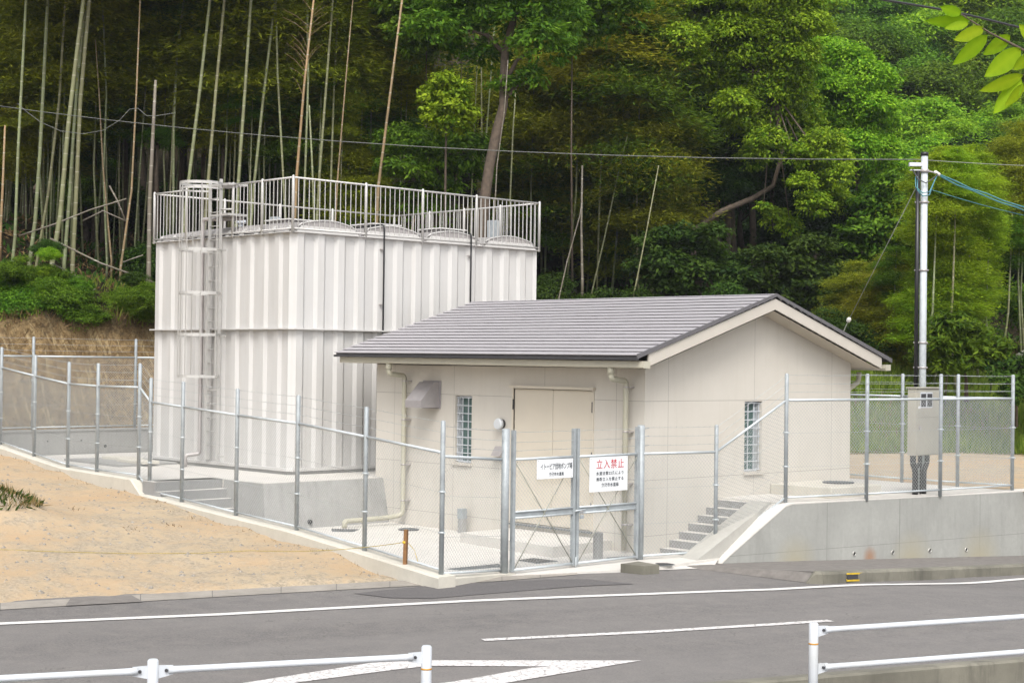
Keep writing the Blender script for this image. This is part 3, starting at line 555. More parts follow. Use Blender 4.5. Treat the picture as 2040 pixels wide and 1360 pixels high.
MB().tube(bend([(6.02,2*YM+.46,2.66),(6.02,2*YM+.46,2.5),(5.95,2*YM+.1,2.3),(5.95,2*YM+.1,.8)]),.042,10).build('downpipe','pvc',ph)
# vent hood
mb=MB(); mb.box(1.24,1.69,-.02,-.003,1.965,2.43); vh=mb.build('vent_hood','hood',ph)
hx0,hx1=1.27,1.66; pr=[(-.02,2.405),(-.12,2.405),(-.42,2.105),(-.42,1.985),(-.02,1.985)]
n=5; mb=MB(); mb.add([(hx0,a_,b_) for a_,b_ in pr]+[(hx1,a_,b_) for a_,b_ in pr],[tuple(range(n)),tuple(range(2*n-1,n-1,-1))]+[(i,n+i,n+(i+1)%n,(i+1)%n) for i in range(n-2)]); mb.build('cowl','hood',vh)
mb=MB(); mb.tube([(3.17,-.005,1.775),(3.17,-.06,1.775)],.075,20); lp=mb.build('wall_lamp','dark',ph); mb=MB(); mb.tube([(3.17,-.061,1.775),(3.17,-.10,1.775),(3.17,-.125,1.775)],[.088,.09,.075],24); mb.build('lamp_globe','white_paint',lp)
mb=MB(); pr=[(-.003,1.42),(-.05,1.42),(-.15,1.27),(-.003,1.27)]; mb.add([(3.06,a_,b_) for a_,b_ in pr]+[(3.27,a_,b_) for a_,b_ in pr],[(0,1,2,3),(7,6,5,4)]+[(i,4+i,4+(i+1)%4,(i+1)%4) for i in range(4)]); mb.build('vent_cap','stainless',ph)
# door slab, bollards, manholes, drains
mb=MB(); mb.prism([(3.43,-1.10),(5.68,-1.36),(5.55,-.003),(3.43,-.003)],0.,.152); tag(mb.build('door_step','pad'),'low concrete landing slab in front of the double door','slab')
for i,(x_,y_,h_) in enumerate(((2.42,-.16,.39),(6.12,-.90,.39))):
    mb=MB(); mb.box(x_-.055,x_+.055,y_-.055,y_+.055,0,h_-.02,bev=.012); b_=mb.build('concrete_bollard','conc'); tag(b_,('short square concrete post by the wall left of the door step','short square concrete post at the right end of the door step')[i],'post',group='short concrete posts by the pump house')
    if i==0: MB().box(x_-.056,x_+.056,y_-.056,y_+.056,h_-.16,h_).build('steel_cap','galv',b_)
def cover(x_,y_,z_,rx,ry,label):
    mb=MB(); n=28; mb.add([(x_+rx*math.cos(a_),y_+ry*math.sin(a_),z_+.012) for a_ in np.linspace(0,2*math.pi,n,endpoint=False)]+[(x_+rx*math.cos(a_),y_+ry*math.sin(a_),z_) for a_ in np.linspace(0,2*math.pi,n,endpoint=False)],[tuple(range(n))]+[(i,n+i,n+(i+1)%n,(i+1)%n) for i in range(n)])
    o=mb.build('manhole_cover','dark'); tag(o,label,'manhole cover')
    mb=MB()
    for k in range(9): 
        xx=x_-rx+rx*2*(k+.5)/9; hh=ry*math.sqrt(max(0,1-((xx-x_)/rx)**2))*.95; mb.box(xx-.008,xx+.008,y_-hh,y_+hh,z_+.012,z_+.02)
    mb.build('grating','grate',o)
cover(1.57,-.56,.002,.17,.17,'round drain cover on the lower pad below the left downpipe')
def drain(poly_,z_,label):
    mb=MB(); mb.prism([tuple(q) for q in poly_],z_,z_+.008); o=mb.build('drain_grate','grate'); tag(o,label,'drain grate'); 
    mb=MB(); P=[np.array(q) for q in poly_]
    for k in range(10):
        t_=(k+.5)/10; a_=P[0]*(1-t_)+P[1]*t_; b_=P[3]*(1-t_)+P[2]*t_; d=(P[1]-P[0]); d=d/np.linalg.norm(d)*.009
        mb.add([(*(a_-d),z_+.012),(*(a_+d),z_+.012),(*(b_+d),z_+.012),(*(b_-d),z_+.012)],[(0,1,2,3)])
    mb.build('grate_bars','dark',o)
drain([(5.60,-1.97),(5.57,-1.64),(6.02,-1.60),(6.02,-2.0)],.001,'steel drain grate in the pad in front of the door landing')
drain([(5.70,-3.36),(5.73,-2.47),(5.98,-2.55),(5.90,-3.32)],.001,'long steel drain grate behind the left gate leaf')
drain([(6.16,-.77),(6.24,-.38),(6.44,-.45),(6.36,-.80)],.001,'small steel drain grate behind the right gate leaf')
drain([(.74,-1.5),(1.05,-1.18),(1.28,-1.48),(1.05,-1.72)],.001,'steel drain grate under the outlet of the left downpipe')
bl=MB(); bl.prism([(7.18,-1.6),(7.52,-1.52),(7.42,-.92),(7.05,-.95)][::1],-.05,.085); 
bl=MB(); q=[onz(960+u/5.0925,930+v/5.0925,.09)[:2] for u,v in ((1408,975),(1640,998),(1800,985),(1590,950))]; bl.prism([tuple(p_) for p_ in q],-.05,.085)
tag(bl.build('concrete_block','conc_old'),'flat grey concrete block on the apron at the foot of the right gate post','block')
q=[onz(960+u/5.0925,930+v/5.0925,.01)[:2] for u,v in ((1810,1000),(1960,990),(1880,975),(1760,975))]; drain([tuple(p_) for p_ in q],.006,'grey steel drain cover on the apron right of the concrete block')
mb=MB(); mb.box(W+.003,7.33,2.98,4.32,.73,.90,bev=.012); ch=mb.build('valve_chamber','conc_light'); tag(ch,'low concrete chamber box against the gable end on the terrace','chamber')
cover(6.76,3.97,.901,.24,.27,'oval steel grating on top of the concrete chamber')
q=[(-6.5,-.9),(-6.7,-1.9),(-6.1,-2.35),(-4.35,-2.42),(-4.55,-1.15)]
mb=MB(); mb.prism([(-6.6,-2.32),(-4.4,-2.42),(-4.55,-1.1),(-6.5,-.9)],.75,.79); tag(mb.build('trench_cover','conc'),'dark grey trench cover slabs on the terrace left of the tank','cover')
for i,(x_,y_) in enumerate(((-6.2,-1.75),(-5.3,-1.95))):
    mb=MB(); mb.box(x_,x_+1.0,y_,y_+.32,.792,.85,bev=.01); tag(mb.build('concrete_plank','conc_light'),('pale concrete plank lying on the trench cover, further left','pale concrete plank lying on the trench cover, nearer the tank')[i],'plank',group='concrete planks on the trench cover')
# ------------------------------------------------------------------ water tank
TX,TY=-1.098,-1.018; TX0,TY1=-5.55,4.90; Z0,ZB,Z1=.86,3.28,4.955
tk=thing('water_tank','large white ribbed steel water tank with roof railing and caged ladder','water tank',((TX+TX0)/2,(TY+TY1)/2,Z0))
def ribbed(z0,z1,off=0.):
    dep=.044; ch=.10
    path=[]   # closed outline counter clockwise seen from above, with ribs
    def side(p,q,n_):
        p=np.array(p);q=np.array(q); Ls=np.linalg.norm(q-p); d=(q-p)/Ls; nn=np.array([d[1],-d[0]]); pitch=Ls/n_
        for i in range(n_):
            s0=pitch*i
            for s_,o_ in ((.0,0),(.30,0),(.44,-dep),(.86,-dep),(1.0,0)):
                if s_<1.: path.append(p+d*(s0+pitch*s_)+nn*o_)
        path.append(q)
    side((TX0,TY),(TX-ch,TY),10); side((TX,TY+ch),(TX,TY1),13); side((TX,TY1),(TX0,TY1),10); side((TX0,TY1),(TX0,TY),13)
    n=len(path); mb=MB(); mb.add([(*p,z0) for p in path]+[(*p,z1) for p in path],[(i,(i+1)%n,n+(i+1)%n,n+i) for i in range(n)]); return mb
mb=ribbed(Z0,ZB-.012); m2=ribbed(ZB+.012,Z1); mb.add(m2.v,m2.f); shell=mb.build('shell','tank',tk)
def ring(z0,z1,o,i_): 
    mb=MB(); a=[(TX0-o,TY-o),(TX+o-.08,TY-o),(TX+o,TY-o+.08),(TX+o,TY1+o),(TX0-o,TY1+o)]; mb.prism(a,z0,z1); return mb
ring(ZB-.012,ZB+.012,.075,0).build('belt_flange','tank',tk)
ring(Z0-.05,Z0,.04,0).build('base_flange','tank',tk); ring(Z0-.11,Z0-.05,.0,0).build('plinth','conc',tk)
ring(Z1,Z1+.012,.05,0).build('top_flange','tank',tk)
# vaulted roof panels, ridges along x, pillow ends
nv=4; vw=(TY1-TY)/nv; nx=3; 
for k in range(nv):
    mb=MB(); ya=TY+vw*k; nu,nvv=33,17; G=[]
    for j in range(nvv):
        t_=j/(nvv-1); y_=ya+vw*t_; 
        for i in range(nu):
            s_=i/(nu-1); x_=TX0+(TX-TX0)*s_; ends=min(1,min(s_,1-s_)*16)
            zz=Z1+.012+.09*min(1,min(t_,1-t_)/.10)+.13*math.sin(math.pi*t_)+.03*math.sin(math.pi*s_)
            G.append((x_,y_,zz))
    mb.add(G,[(j*nu+i,j*nu+i+1,(j+1)*nu+i+1,(j+1)*nu+i) for j in range(nvv-1) for i in range(nu-1)],True)
    for x_,o_ in ((TX,nu-1),(TX0,0)):
        mb.add([G[j*nu+o_] for j in range(nvv)]+[(x_,ya+vw,Z1+.012),(x_,ya,Z1+.012)],[tuple(range(nvv+2))])
    rv=mb.build('roof_vault','tank_roof',tk)
    MB().tube([Vector(G[j*nu+nu-1])+Vector((.005,0,.008)) for j in range(1,nvv-1)],.013,6).build('vault_rim','tank',rv)
    mb=MB(); y0,y1=ya+.05,ya+vw-.05
    for x_,sg in ((TX+.03,1),): mb.add([(x_,y0+.10,Z1+.115),(x_,y1-.10,Z1+.115),(x_,y1,Z1+.014),(x_,y0,Z1+.014),(x_-.06*sg,y0+.10,Z1+.13),(x_-.06*sg,y1-.10,Z1+.13)],[(3,2,1,0),(0,1,5,4)])
    mb.build('end_plate','tank',rv)
mb=MB()
for i in range(10):
    p=TX0+.15+i*(TX-TX0-.3)/9
    MB().add([(p-.07,TY-.03,Z1+.013),(p+.07,TY-.03,Z1+.013),(p+.05,TY+.06,Z1+.13),(p-.05,TY+.06,Z1+.13)],[(0,1,2,3)]).build('eave_clip','tank',tk)
# railing
rt=5.925; rb=Z1+.06
def pst(x_,y_,parent): 
    return MB().tube([(x_,y_,Z1-.02),(x_,y_,rt-.01),(x_,y_,rt+.012)],[.026,.026,.012],8).build('railing_post','rail_paint',parent)
rl=MB(); e=.03; xs_=[TX+e,-1.99,-2.90,-4.45,TX0-e]; ysr=[TY-e,.555,1.895,3.243,TY1+e]
for a_,b_,z_ in (((TX+e,TY-e),(TX+e,TY1+e),0),((TX0-e,TY1+e),(TX+e,TY1+e),0),((TX0-e,TY-e),(TX0-e,TY1+e),0)):
    rl.tube([(*a_,rt-.03),(*b_,rt-.03)],.017,8); rl.tube([(*a_,rb),(*b_,rb)],.014,8)
for a_,b_ in ((TX+e,-2.90),(-4.45,TX0-e)): rl.tube([(a_,TY-e,rt-.03),(b_,TY-e,rt-.03)],.017,8)
rl.tube([(TX+e,TY-e,rb),(TX0-e,TY-e,rb)],.014,8)
rail=rl.build('railing','rail_paint',tk)
for x_ in xs_: pst(x_,TY-e,rail)
for y_ in ysr[1:]: pst(TX+e,y_,rail)
for y_ in ysr[1:]: pst(TX0-e,y_,rail)
for x_ in (-2.2,-3.3,-4.4): pst(x_,TY1+e,rail)
def balus(a_,b_):
    bal=MB()
    a_=np.array(a_);b_=np.array(b_); n=int(round(np.linalg.norm(b_-a_)/.113))
    for i in range(1,n): p=a_+(b_-a_)*i/n; bal.tube([(*p,rb),(*p,rt-.04)],.0085,5,cap=False)
    bal.build('baluster_row','rail_paint',rail)
for i in range(4): balus((TX+e,ysr[i]),(TX+e,ysr[i+1]))
for i in (0,1,3): balus((xs_[i],TY-e),(xs_[i+1],TY-e))
balus((-4.45,TY-e),(-3.55,TY-e))
for a_,b_ in ((TX,-2.2),(-2.2,-3.3),(-3.3,-4.4),(-4.4,TX0)): balus((a_,TY1+e),(b_,TY1+e))
# ladder and cage
la,lb,ly=-3.45,-3.10,TY-.16; mb=MB()
for x_ in (la,lb): mb.box(x_-.012,x_+.012,ly-.03,ly+.03,.90,6.0)
lad=mb.build('ladder','rail_paint',tk)
z_=1.17
while z_<5.9: MB().tube([(la,ly,z_),(lb,ly,z_)],.010,6).build('rung','rail_paint',lad); z_+=.249
mb=MB(); xc=(la+lb)/2
def hoop(z_,h=.05):
    pts=[(la-.05,ly)]+[(xc-.40*math.cos(a_)*1.0,ly-.22-.48*math.sin(a_)) for a_ in np.linspace(0,math.pi,15)]+[(lb+.05,ly)]
    a0=[(x_,y_,z_-h/2) for x_,y_ in pts]; a1=[(x_,y_,z_+h/2) for x_,y_ in pts]; mb.ribbon(a0,a1)
for z_ in (2.42,3.17,3.92,4.70,5.90): hoop(z_)
hoop(5.80,.03)
for a_ in np.linspace(0,math.pi,6): 
    x_,y_=xc-.395*math.cos(a_),ly-.22-.475*math.sin(a_); mb.box(x_-.015,x_+.015,y_-.004,y_+.004,2.40,5.9)
mb.build('safety_cage','rail_paint',lad)
mb=MB(); 
for z_ in (.98,3.15,4.7,5.35,5.9): mb.box(la-.02,lb+.25,ly-.0,TY-.0 if z_<5 else TY+.25,z_-.02,z_+.02) if z_>5 else mb.box(lb-.0,lb+.2,ly+.0,ly+.02,z_-.02,z_+.02)
mb.tube([(lb,ly,5.90),(lb+.2,TY-.03,5.9),(-2.9,TY-.03,5.9)],.017,6); mb.tube([(lb,ly,5.45),(lb+.2,TY-.03,5.45),(-2.9,TY-.03,5.45)],.017,6); mb.build('ladder_bracket','rail_paint',lad)
mb=MB(); px_=-3.74; mb.tube(bend([(px_+.75,TY+.25,5.30),(px_+.02,TY-.12,5.30),(px_,TY-.12,5.25),(px_,TY-.12,.99),(px_-.10,TY-.36,.97),(px_-.10,TY-.36,.76)],.06),.038,10); mb.build('overflow_pipe','stainless',tk)
MB().box(-3.62,-3.55,TY-.11,TY-.02,.9,4.9).build('cable_duct','tank',tk)
for y_,ztop in ((.965,5.21),(3.09,5.20)):
    mb=MB(); mb.tube(bend([(TX-1.0,y_-.25,5.13),(TX-.15,y_,ztop),(TX+.06,y_,ztop),(TX+.06,y_,4.9),(TX+.055,y_,1.0)],.09),.016,8); cdt=mb.build('conduit','black',tk)
    for z_ in (4.75,3.75,2.9): MB().box(TX-.0,TX+.055,y_-.055,y_+.025,z_,z_+.018).build('clip','stainless',cdt)
for i,(x_,y_,s_) in enumerate(((-3.0,.35,.33),(-2.5,1.95,.30),(-2.3,3.45,.30))):
    mb=MB(); mb.box(x_-s_,x_+s_,y_-s_,y_+s_,5.20,5.32,bev=.03); h_=mb.build('roof_hatch','tank_roof',tk); MB().box(x_-s_-.05,x_+s_+.05,y_-s_-.05,y_+s_+.05,5.321,5.345,bev=.01).build('hatch_lid','tank',h_)
for x_,y_ in ((-4.9,1.3),(-2.0,4.55)): mb=MB(); mb.box(x_-.09,x_+.09,y_-.09,y_+.09,5.15,5.58,bev=.01); mb.build('junction_box','galv',tk)
mb=MB(); mb.cyl((-3.9,-.2,5.1),.05,.2); mb.cyl((-3.9,-.2,5.3),.10,.06); mb.build('air_vent','white_paint',tk)
mb=MB(); mb.cyl((-2.2,1.35,5.1),.09,.13); mb.build('air_vent','tank_roof',tk)
# ------------------------------------------------------------------ fences
PH,RH=1.885,1.49
def fence(label,pts,posts=None,pr=.031,first=True,last=True,barb=True,bottom=.055,gapmesh=()):
    """pts: (x,y,z) post foot positions"""
    fo=thing('chain_link_fence',label,'fence',pts[0])
    P=[np.array(p,float) for p in pts]
    for i,p in enumerate(P):
        if (i==0 and not first) or (i==len(P)-1 and not last): continue
        mb=MB(); mb.tube([p+[0,0,-.05],p+[0,0,PH-.015],p+[0,0,PH]],[pr,pr,pr*.6],10); po=mb.build('post','galv',fo)
        mb=MB(); 
        for z_ in (.5,1.0): mb.cyl(p+[0,0,z_],pr+.007,.022,10); mb.box(p[0]-.055,p[0]+.055,p[1]-.008,p[1]+.008,p[2]+z_,p[2]+z_+.02)
        mb.build('clamp','galv_bright',po)
    for i in range(len(P)-1):
        a_,b_=P[i],P[i+1]; d=(b_-a_); Lh=math.hypot(d[0],d[1]); z=np.array([0,0,1.])
        mb=MB(); mb.tube([a_+z*RH,b_+z*RH],.019,8); mb.build('top_rail','galv_bright',fo)
        mb=MB(); mb.tube([a_+z*bottom,b_+z*bottom],.015,8); mb.build('bottom_rail','galv_bright',fo)
        mesh_panel(fo,a_,b_,bottom,RH)
        mb=MB()
        for z_ in (.5,1.0): mb.tube([a_+z*z_,b_+z*z_],.0022,4,cap=False)
        mb.build('tension_wire','wire',fo)
        if barb:
            mb=MB()
            for z_ in (1.86,1.735,1.61):
                n_=max(2,int(Lh/.1)); off=np.array([d[1],-d[0],0])/Lh*.03
                mb.tube([a_+z*z_+off,(a_+b_)/2+z*(z_-.008)+off,b_+z*z_+off],.0026,4,cap=False)
                for k in range(n_):
                    q=a_+d*(k+.5)/n_+z*z_+off; r_=rng.normal(0,1,3); r_/=np.linalg.norm(r_); mb.tube([q-r_*.016,q+r_*.016],.0016,3,cap=False)
            mb.build('barbed_wire','wire',fo)
    return fo
def mesh_panel(parent,a_,b_,z0,z1,pitch=.058,rw=.0021):
    d=b_-a_; Lh=math.hypot(d[0],d[1]); H=z1-z0; mb=MB(); nrm=np.array([d[1],-d[0],0])/Lh
    for sg in (1,-1):
        s=-H+ (pitch/2)
        while s<Lh+H:
            # line: along = s + sg*(t) ; t in 0..H (45 deg) ; sg=-1 starts from s
            s0,s1=(s,s+H) if sg==1 else (s,s-H)
            t0,t1=0.,H
            lo,hi=0.,1.
            ds=s1-s0
            for bound,sign in ((0.,1),(Lh,-1)):
                # keep sign*(s0+ds*k-bound)>=0
                f0=sign*(s0-bound); f1=sign*(s1-bound)
                if f0<0 and f1<0: lo=1;hi=0
                elif f0<0: lo=max(lo,f0/(f0-f1))
                elif f1<0: hi=min(hi,f0/(f0-f1))
            if hi-lo>.01:
                def pt(k): q=s0+ds*k; return a_+d*(q/Lh)+np.array([0,0,z0+H*k])+nrm*(.003*sg)
                mb.tube([pt(lo),pt(hi)],rw,4,cap=False)
            s+=pitch
    return mb.build('mesh_panel','wire',parent)
fpts=lambda xs: [(x_,yf(x_),z_) for x_,z_ in xs]
fence('chain link fence along the dirt lot, stepped up beside the tank',fpts([(6.864,.144),(5.14,.262),(3.403,.37),(1.651,.425),(-.106,.496),(-1.25,.535),(-1.664,.768),(-3.307,.755),(-4.554,.77),(-6.113,.885),(-7.811,1.025),(-9.6,1.15),(-11.4,1.26)]))
fence('short angled chain link panel between the corner post and the gate',[(6.864,-4.491,.10),(6.535,-3.17,.0)],first=False,last=False)
RP=[(7.305,1.861,.755),(7.681,3.386,.762),(7.948,5.027,.768),(8.10,6.984,.765)]
fence('chain link fence right of the gate, climbing onto the roadside wall',[(6.60,-.50,0.),(6.86,.79,.0)]+RP,first=False)
fence('chain link fence at the back right corner of the compound',[(8.10,6.984,.765),(7.128,6.90,.76),(5.997,6.96,.753),(4.3,7.05,.753),(2.6,7.1,.753)],first=False)
fence('chain link fence on the back wall below the soil bank',[(-8.5,-3.0,1.25),(-8.52,-2.0,1.25),(-8.54,.35,1.25),(-8.56,2.3,1.25),(-8.58,4.3,1.25),(-8.6,6.3,1.25)])
# gate
gt=thing('double_gate','galvanised double swing gate with mesh leaves and braces','gate',(6.58,-1.85,0))
gy=[-3.12,-1.86,-.54]
for y_ in (gy[0],gy[2]):
    mb=MB(); mb.tube([(6.56,y_-.02 if y_<-2 else y_+.03,-.1),(6.56,y_-.02 if y_<-2 else y_+.03,1.89)],.052,14); mb.build('gate_post','galv',gt)
for k,(ya,yb) in enumerate(((gy[0]+.075,gy[1]-.012),(gy[1]+.012,gy[2]-.055))):
    lf=MB(); x_=6.585; s_=.024
    for y_ in (ya+s_,yb-s_): lf.box(x_-s_,x_+s_,y_-s_,y_+s_,.03,1.87)
    fo=lf.build('gate_leaf','galv',gt)
    mb=MB(); 
    for z_,r_ in ((1.49,.018),(.052,.018),(.805,.014),(.725,.014)): mb.tube([(x_+.01,ya+.04,z_),(x_+.01,yb-.04,z_)],r_,8)
    mb.build('rail','galv_bright',fo); MB().box(x_-.008,x_+.006,ya+.045,yb-.045,.735,.795).build('lock_rail','galv',fo)
    mb=MB(); 
    mb.tube([(x_+.015,ya+.05,1.45),(x_+.015,yb-.05,.08)],.0065,6); mb.tube([(x_+.02,ya+.05,.08),(x_+.02,yb-.05,1.45)],.0065,6); mb.build('brace_rod','steelwire',fo)
    mesh_panel(fo,np.array([x_-.01,ya+.045,0]),np.array([x_-.01,yb-.045,0]),.06,1.48)
    mb=MB()
    for z_ in (1.84,1.71,1.60):
        mb.tube([(x_,ya+.03,z_),(x_,yb-.03,z_)],.0026,4,cap=False)
        for j in range(11):
            q=np.array([x_,ya+(yb-ya)*(j+.5)/11,z_]); r_=rng.normal(0,1,3); r_/=np.linalg.norm(r_); mb.tube([q-r_*.016,q+r_*.016],.0016,3,cap=False)
    mb.build('barbed_wire','wire',fo)
    if k==1:
        mb=MB(); 
        for z_ in (1.84,1.73,1.60): mb.tube([(x_,yb+.13,z_),(x_+.02,yb+.20,z_+.01)],.006,5)
        mb.build('wire_hook','galv',fo)
mb=MB(); mb.tube([(6.615,gy[1],.14),(6.615,gy[1],-.03)],.008,6); mb.tube([(6.62,gy[1]-.03,.76),(6.63,gy[1]+.16,.775)],.011,6); mb.build('drop_bolt','galv_bright',gt)
pk=thing('padlock','grey padlock hanging from the latch in the middle of the gate','padlock',(6.64,gy[1]+.06,.70))
mb=MB(); mb.box(6.625,6.66,gy[1]+.045,gy[1]+.105,.655,.705,bev=.006); mb.build('lock_body','galv',pk)
mb=MB(); mb.tube(bend([(6.643,gy[1]+.055,.70),(6.643,gy[1]+.055,.76),(6.643,gy[1]+.095,.76),(6.643,gy[1]+.095,.70)],.02),.005,6); mb.build('shackle','stainless',pk)
# signs
def text_mesh(body,size,mat,parent,y,z,x,align='CENTER',wscale=1.,off=.0,sp=1.):
    c=bpy.data.curves.new('lettering','FONT'); c.body=body; c.size=size; c.align_x=align; c.align_y='CENTER'; c.offset=off; c.space_character=sp; c.resolution_u=3; c.extrude=.0006
    o=bpy.data.objects.new('tmp',c); COL.objects.link(o); dg=bpy.context.evaluated_depsgraph_get(); me=bpy.data.meshes.new_from_object(o.evaluated_get(dg)); bpy.data.objects.remove(o)
    T=Matrix(((0,0,1,x),(wscale,0,0,y),(0,1,0,z),(0,0,0,1))); me.transform(T); me.materials.clear(); me.materials.append(MAT[mat]); me.name='lettering'
    q=bpy.data.objects.new('lettering',me); COL.objects.link(q); q.parent=parent; q.matrix_parent_inverse=Matrix.Translation(-Vector(parent.location)); return q
def sign(y0,y1,z0,z1,label):
    t_=thing('gate_sign',label,'sign',(6.63,(y0+y1)/2,z0)); MB().box(6.628,6.632,y0,y1,z0,z1).build('panel','white',t_)
    mb=MB(); 
    for yy in (y0+.03,y1-.03): mb.tube([(6.60,yy,z1-.02),(6.634,yy,z1-.02)],.006,6); mb.tube([(6.60,yy,z0+.02),(6.634,yy,z0+.02)],.006,6)
    mb.build('fixing','wire',t_); return t_
s1=sign(-2.635,-1.955,1.217,1.475,'small pale sign on the left gate leaf naming the pumping station in black')
text_mesh('イトーピア団地ポンプ場',.088,'ink',s1,-2.27,1.372,6.6335,wscale=.62,off=.0008,sp=1.)
text_mesh('倉敷市水道局',.05,'ink',s1,-2.27,1.272,6.6335,wscale=.85,off=.0012,sp=1.2)
s2=sign(-1.63,-.865,1.00,1.475,'larger white sign on the right gate leaf with red no entry lettering')
text_mesh('立入禁止',.135,'red',s2,-1.22,1.365,6.6335,wscale=.98,off=.0005,sp=1.18)
text_mesh('水道法第22条により',.056,'ink',s2,-1.22,1.245,6.6335,wscale=1.,off=.0008,sp=1.22)
text_mesh('無断立入を禁止する',.056,'ink',s2,-1.22,1.165,6.6335,wscale=1.,off=.0008,sp=1.22)
text_mesh('倉敷市水道局',.058,'ink',s2,-1.22,1.085,6.6335,wscale=.95,off=.001,sp=1.12)
# ------------------------------------------------------------------ pole, meter box, wires
PX,PY=7.46,5.26
up=thing('utility_pole','slim galvanised service pole rising behind the meter box','pole',(PX,PY,.735))
MB().tube([(PX,PY,.70),(PX,PY,6.17)],.062,16,r2=.055).build('pole_shaft','galv_bright',up)
MB().tube([(PX,PY,6.17),(PX,PY,6.225),(PX,PY,6.23)],[.062,.062,.05],16).build('cap','black',up)
ux=np.array([.69,.724,0]) # screen-right direction on the ground
def pp(r,f,z): return tuple(np.array([PX,PY,0])+ux*r-np.array([-.724,.69,0])*f+np.array([0,0,z]))
mb=MB(); mb.tube([pp(-.105,0,5.92),pp(-.105,0,2.4)],.034,10); cdp=mb.build('conduit','black',up)
for z_ in (5.42,4.32,3.15,2.75): mb=MB(); mb.tube([pp(-.15,.0,z_),pp(.075,.03,z_)],.014,6); mb.cyl((PX,PY,z_-.015),.071,.03,14); mb.build('band','stainless',up)
mb=MB(); a_=pp(-.22,.0,6.03); mb.box(-.25,0,-.035,.035,6.0,6.06,T=Matrix.Translation((PX,PY,0))@Matrix.Rotation(math.atan2(.724,.69),4,'Z')); mb.box(-.23,-.03,-.03,.03,5.93,5.945,T=Matrix.Translation((PX,PY,0))@Matrix.Rotation(math.atan2(.724,.69),4,'Z')); mb.build('bracket_arm','white_paint',up)
mb=MB(); mb.cyl((PX,PY,5.9),.075,.05,14); mb.tube([pp(.05,0,5.93),pp(.16,.02,5.90)],.012,6); mb.build('band','stainless',up)
mb=MB(); mb.tube([pp(.15,.02,5.915),pp(.18,.02,5.905),pp(.20,.02,5.90),pp(.23,.02,5.87),pp(.25,.02,5.865)],[.018,.03,.02,.03,.018],10); mb.build('insulator','porcelain',up)
mb=MB()
for dx,dz_ in ((0,0),(.03,-.05)): mb.tube([pp(-.15+dx,.03,5.83),pp(-.16+dx,.08,5.66+dz_),pp(-.05,.10,5.56+dz_),pp(.06,.10,5.58+dz_),pp(.14,.06,5.74),pp(.2,.03,5.86)],.009,6)
mb.build('drop_loop','cable',up); MB().tube([pp(-.2,.03,5.95),pp(-.12,.08,5.78),pp(0,.1,5.72),pp(.1,.08,5.78),pp(.22,.03,5.88)],.010,6).build('drop_loop','dark',up)
def sagline(a_,b_,sag,r,n=14,k=4): 
    a_=np.array(a_);b_=np.array(b_); pts=[a_+(b_-a_)*i/n-np.array([0,0,4*sag*(i/n)*(1-i/n)]) for i in range(n+1)]; return MB().tube(pts,r,k,cap=False)
e0=pp(.25,.02,5.865); D=27.9
for i,(v0,v1,dd) in enumerate(((387,470,.0),(394,480,.02))):
    e1=at(2040,v0-1,29.5); e2=at(2500,v1-10,32)
    mb=MB(); pts=[]; E0=np.array(e0)
    for k in range(25):
        s_=k/24; q=E0+(e2-E0)*s_-np.array([0,0,4*.42*s_*(1-s_)]); pts.append(q+np.array([0,0,.012*math.sin(s_*60+i*2)+(-.03*i)]))
    mb.tube(pts,.013,6,cap=False); tag(mb.build('power_cable','cable'),('upper blue green service cable leaving the pole to the right','second blue green service cable just below the upper one')[i],'cable',group='blue green service cables')
E0=np.array(pp(.12,.02,5.62)); e2=at(2500,455,32); mb=MB(); mb.tube([E0+(e2-E0)*k/24-np.array([0,0,4*.33*(k/24)*(1-k/24)]) for k in range(25)],.006,5,cap=False); tag(mb.build('telephone_cable','cable'),'thin lowest cable sagging from the pole to the right edge','cable')
gy_=thing('guy_wire','stay wire from the pole down behind the pump house roof with a white insulator','wire',tuple(at(1690,640,29.0)))
G0=np.array(pp(-.1,0,5.72)); G1=at(1691,637,29.3); G2=at(1660,705,29.9)
MB().tube([G0,G1],.007,5).build('stay_strand','steelwire',gy_); MB().tube([G1,G2,G2+(G2-G1)*1.6],.009,5).build('stay_strand','steelwire',gy_)
d=(G0-G1)/np.linalg.norm(G0-G1); MB().tube([G1-d*.06,G1-d*.03,G1+d*.02,G1+d*.06],[.018,.04,.04,.018],12).build('stay_insulator','porcelain',gy_)
ma,mb_=at(-400,146,40),at(1830,318,27.95); tag(sagline(ma,mb_,.55,.008).build('messenger_wire','strand_dark'),'long grey strand crossing in front of the bamboo to the pole','wire')
tag(sagline(mb_,at(2500,328,33),.1,.006).build('messenger_wire','steelwire'),'thin strand running right from the top of the pole','wire')
mb=MB(); lp_=[(35,206),(52,222),(80,243),(120,261),(165,267),(205,260),(238,240),(258,218),(275,216),(292,231),(312,231),(350,225)]; mb.tube([at(u,v,36.5) for u,v in lp_],0.007,5,cap=False); tag(mb.build('loose_cable','strand_dark'),'loose grey cable drooping below the strand among the bamboo culms','cable')
mb=MB(); pts=[at(u,v,d_) for u,v,d_ in ((1700,-18,14.),(1759,0,14.4),(1880,20,15.2),(1940,33,15.6),(2040,57,16.4),(2300,120,18.5))]; mb.tube(pts,.011,8,cap=False); tag(mb.build('overhead_cable','black'),'thick black overhead cable crossing the top right corner','cable')
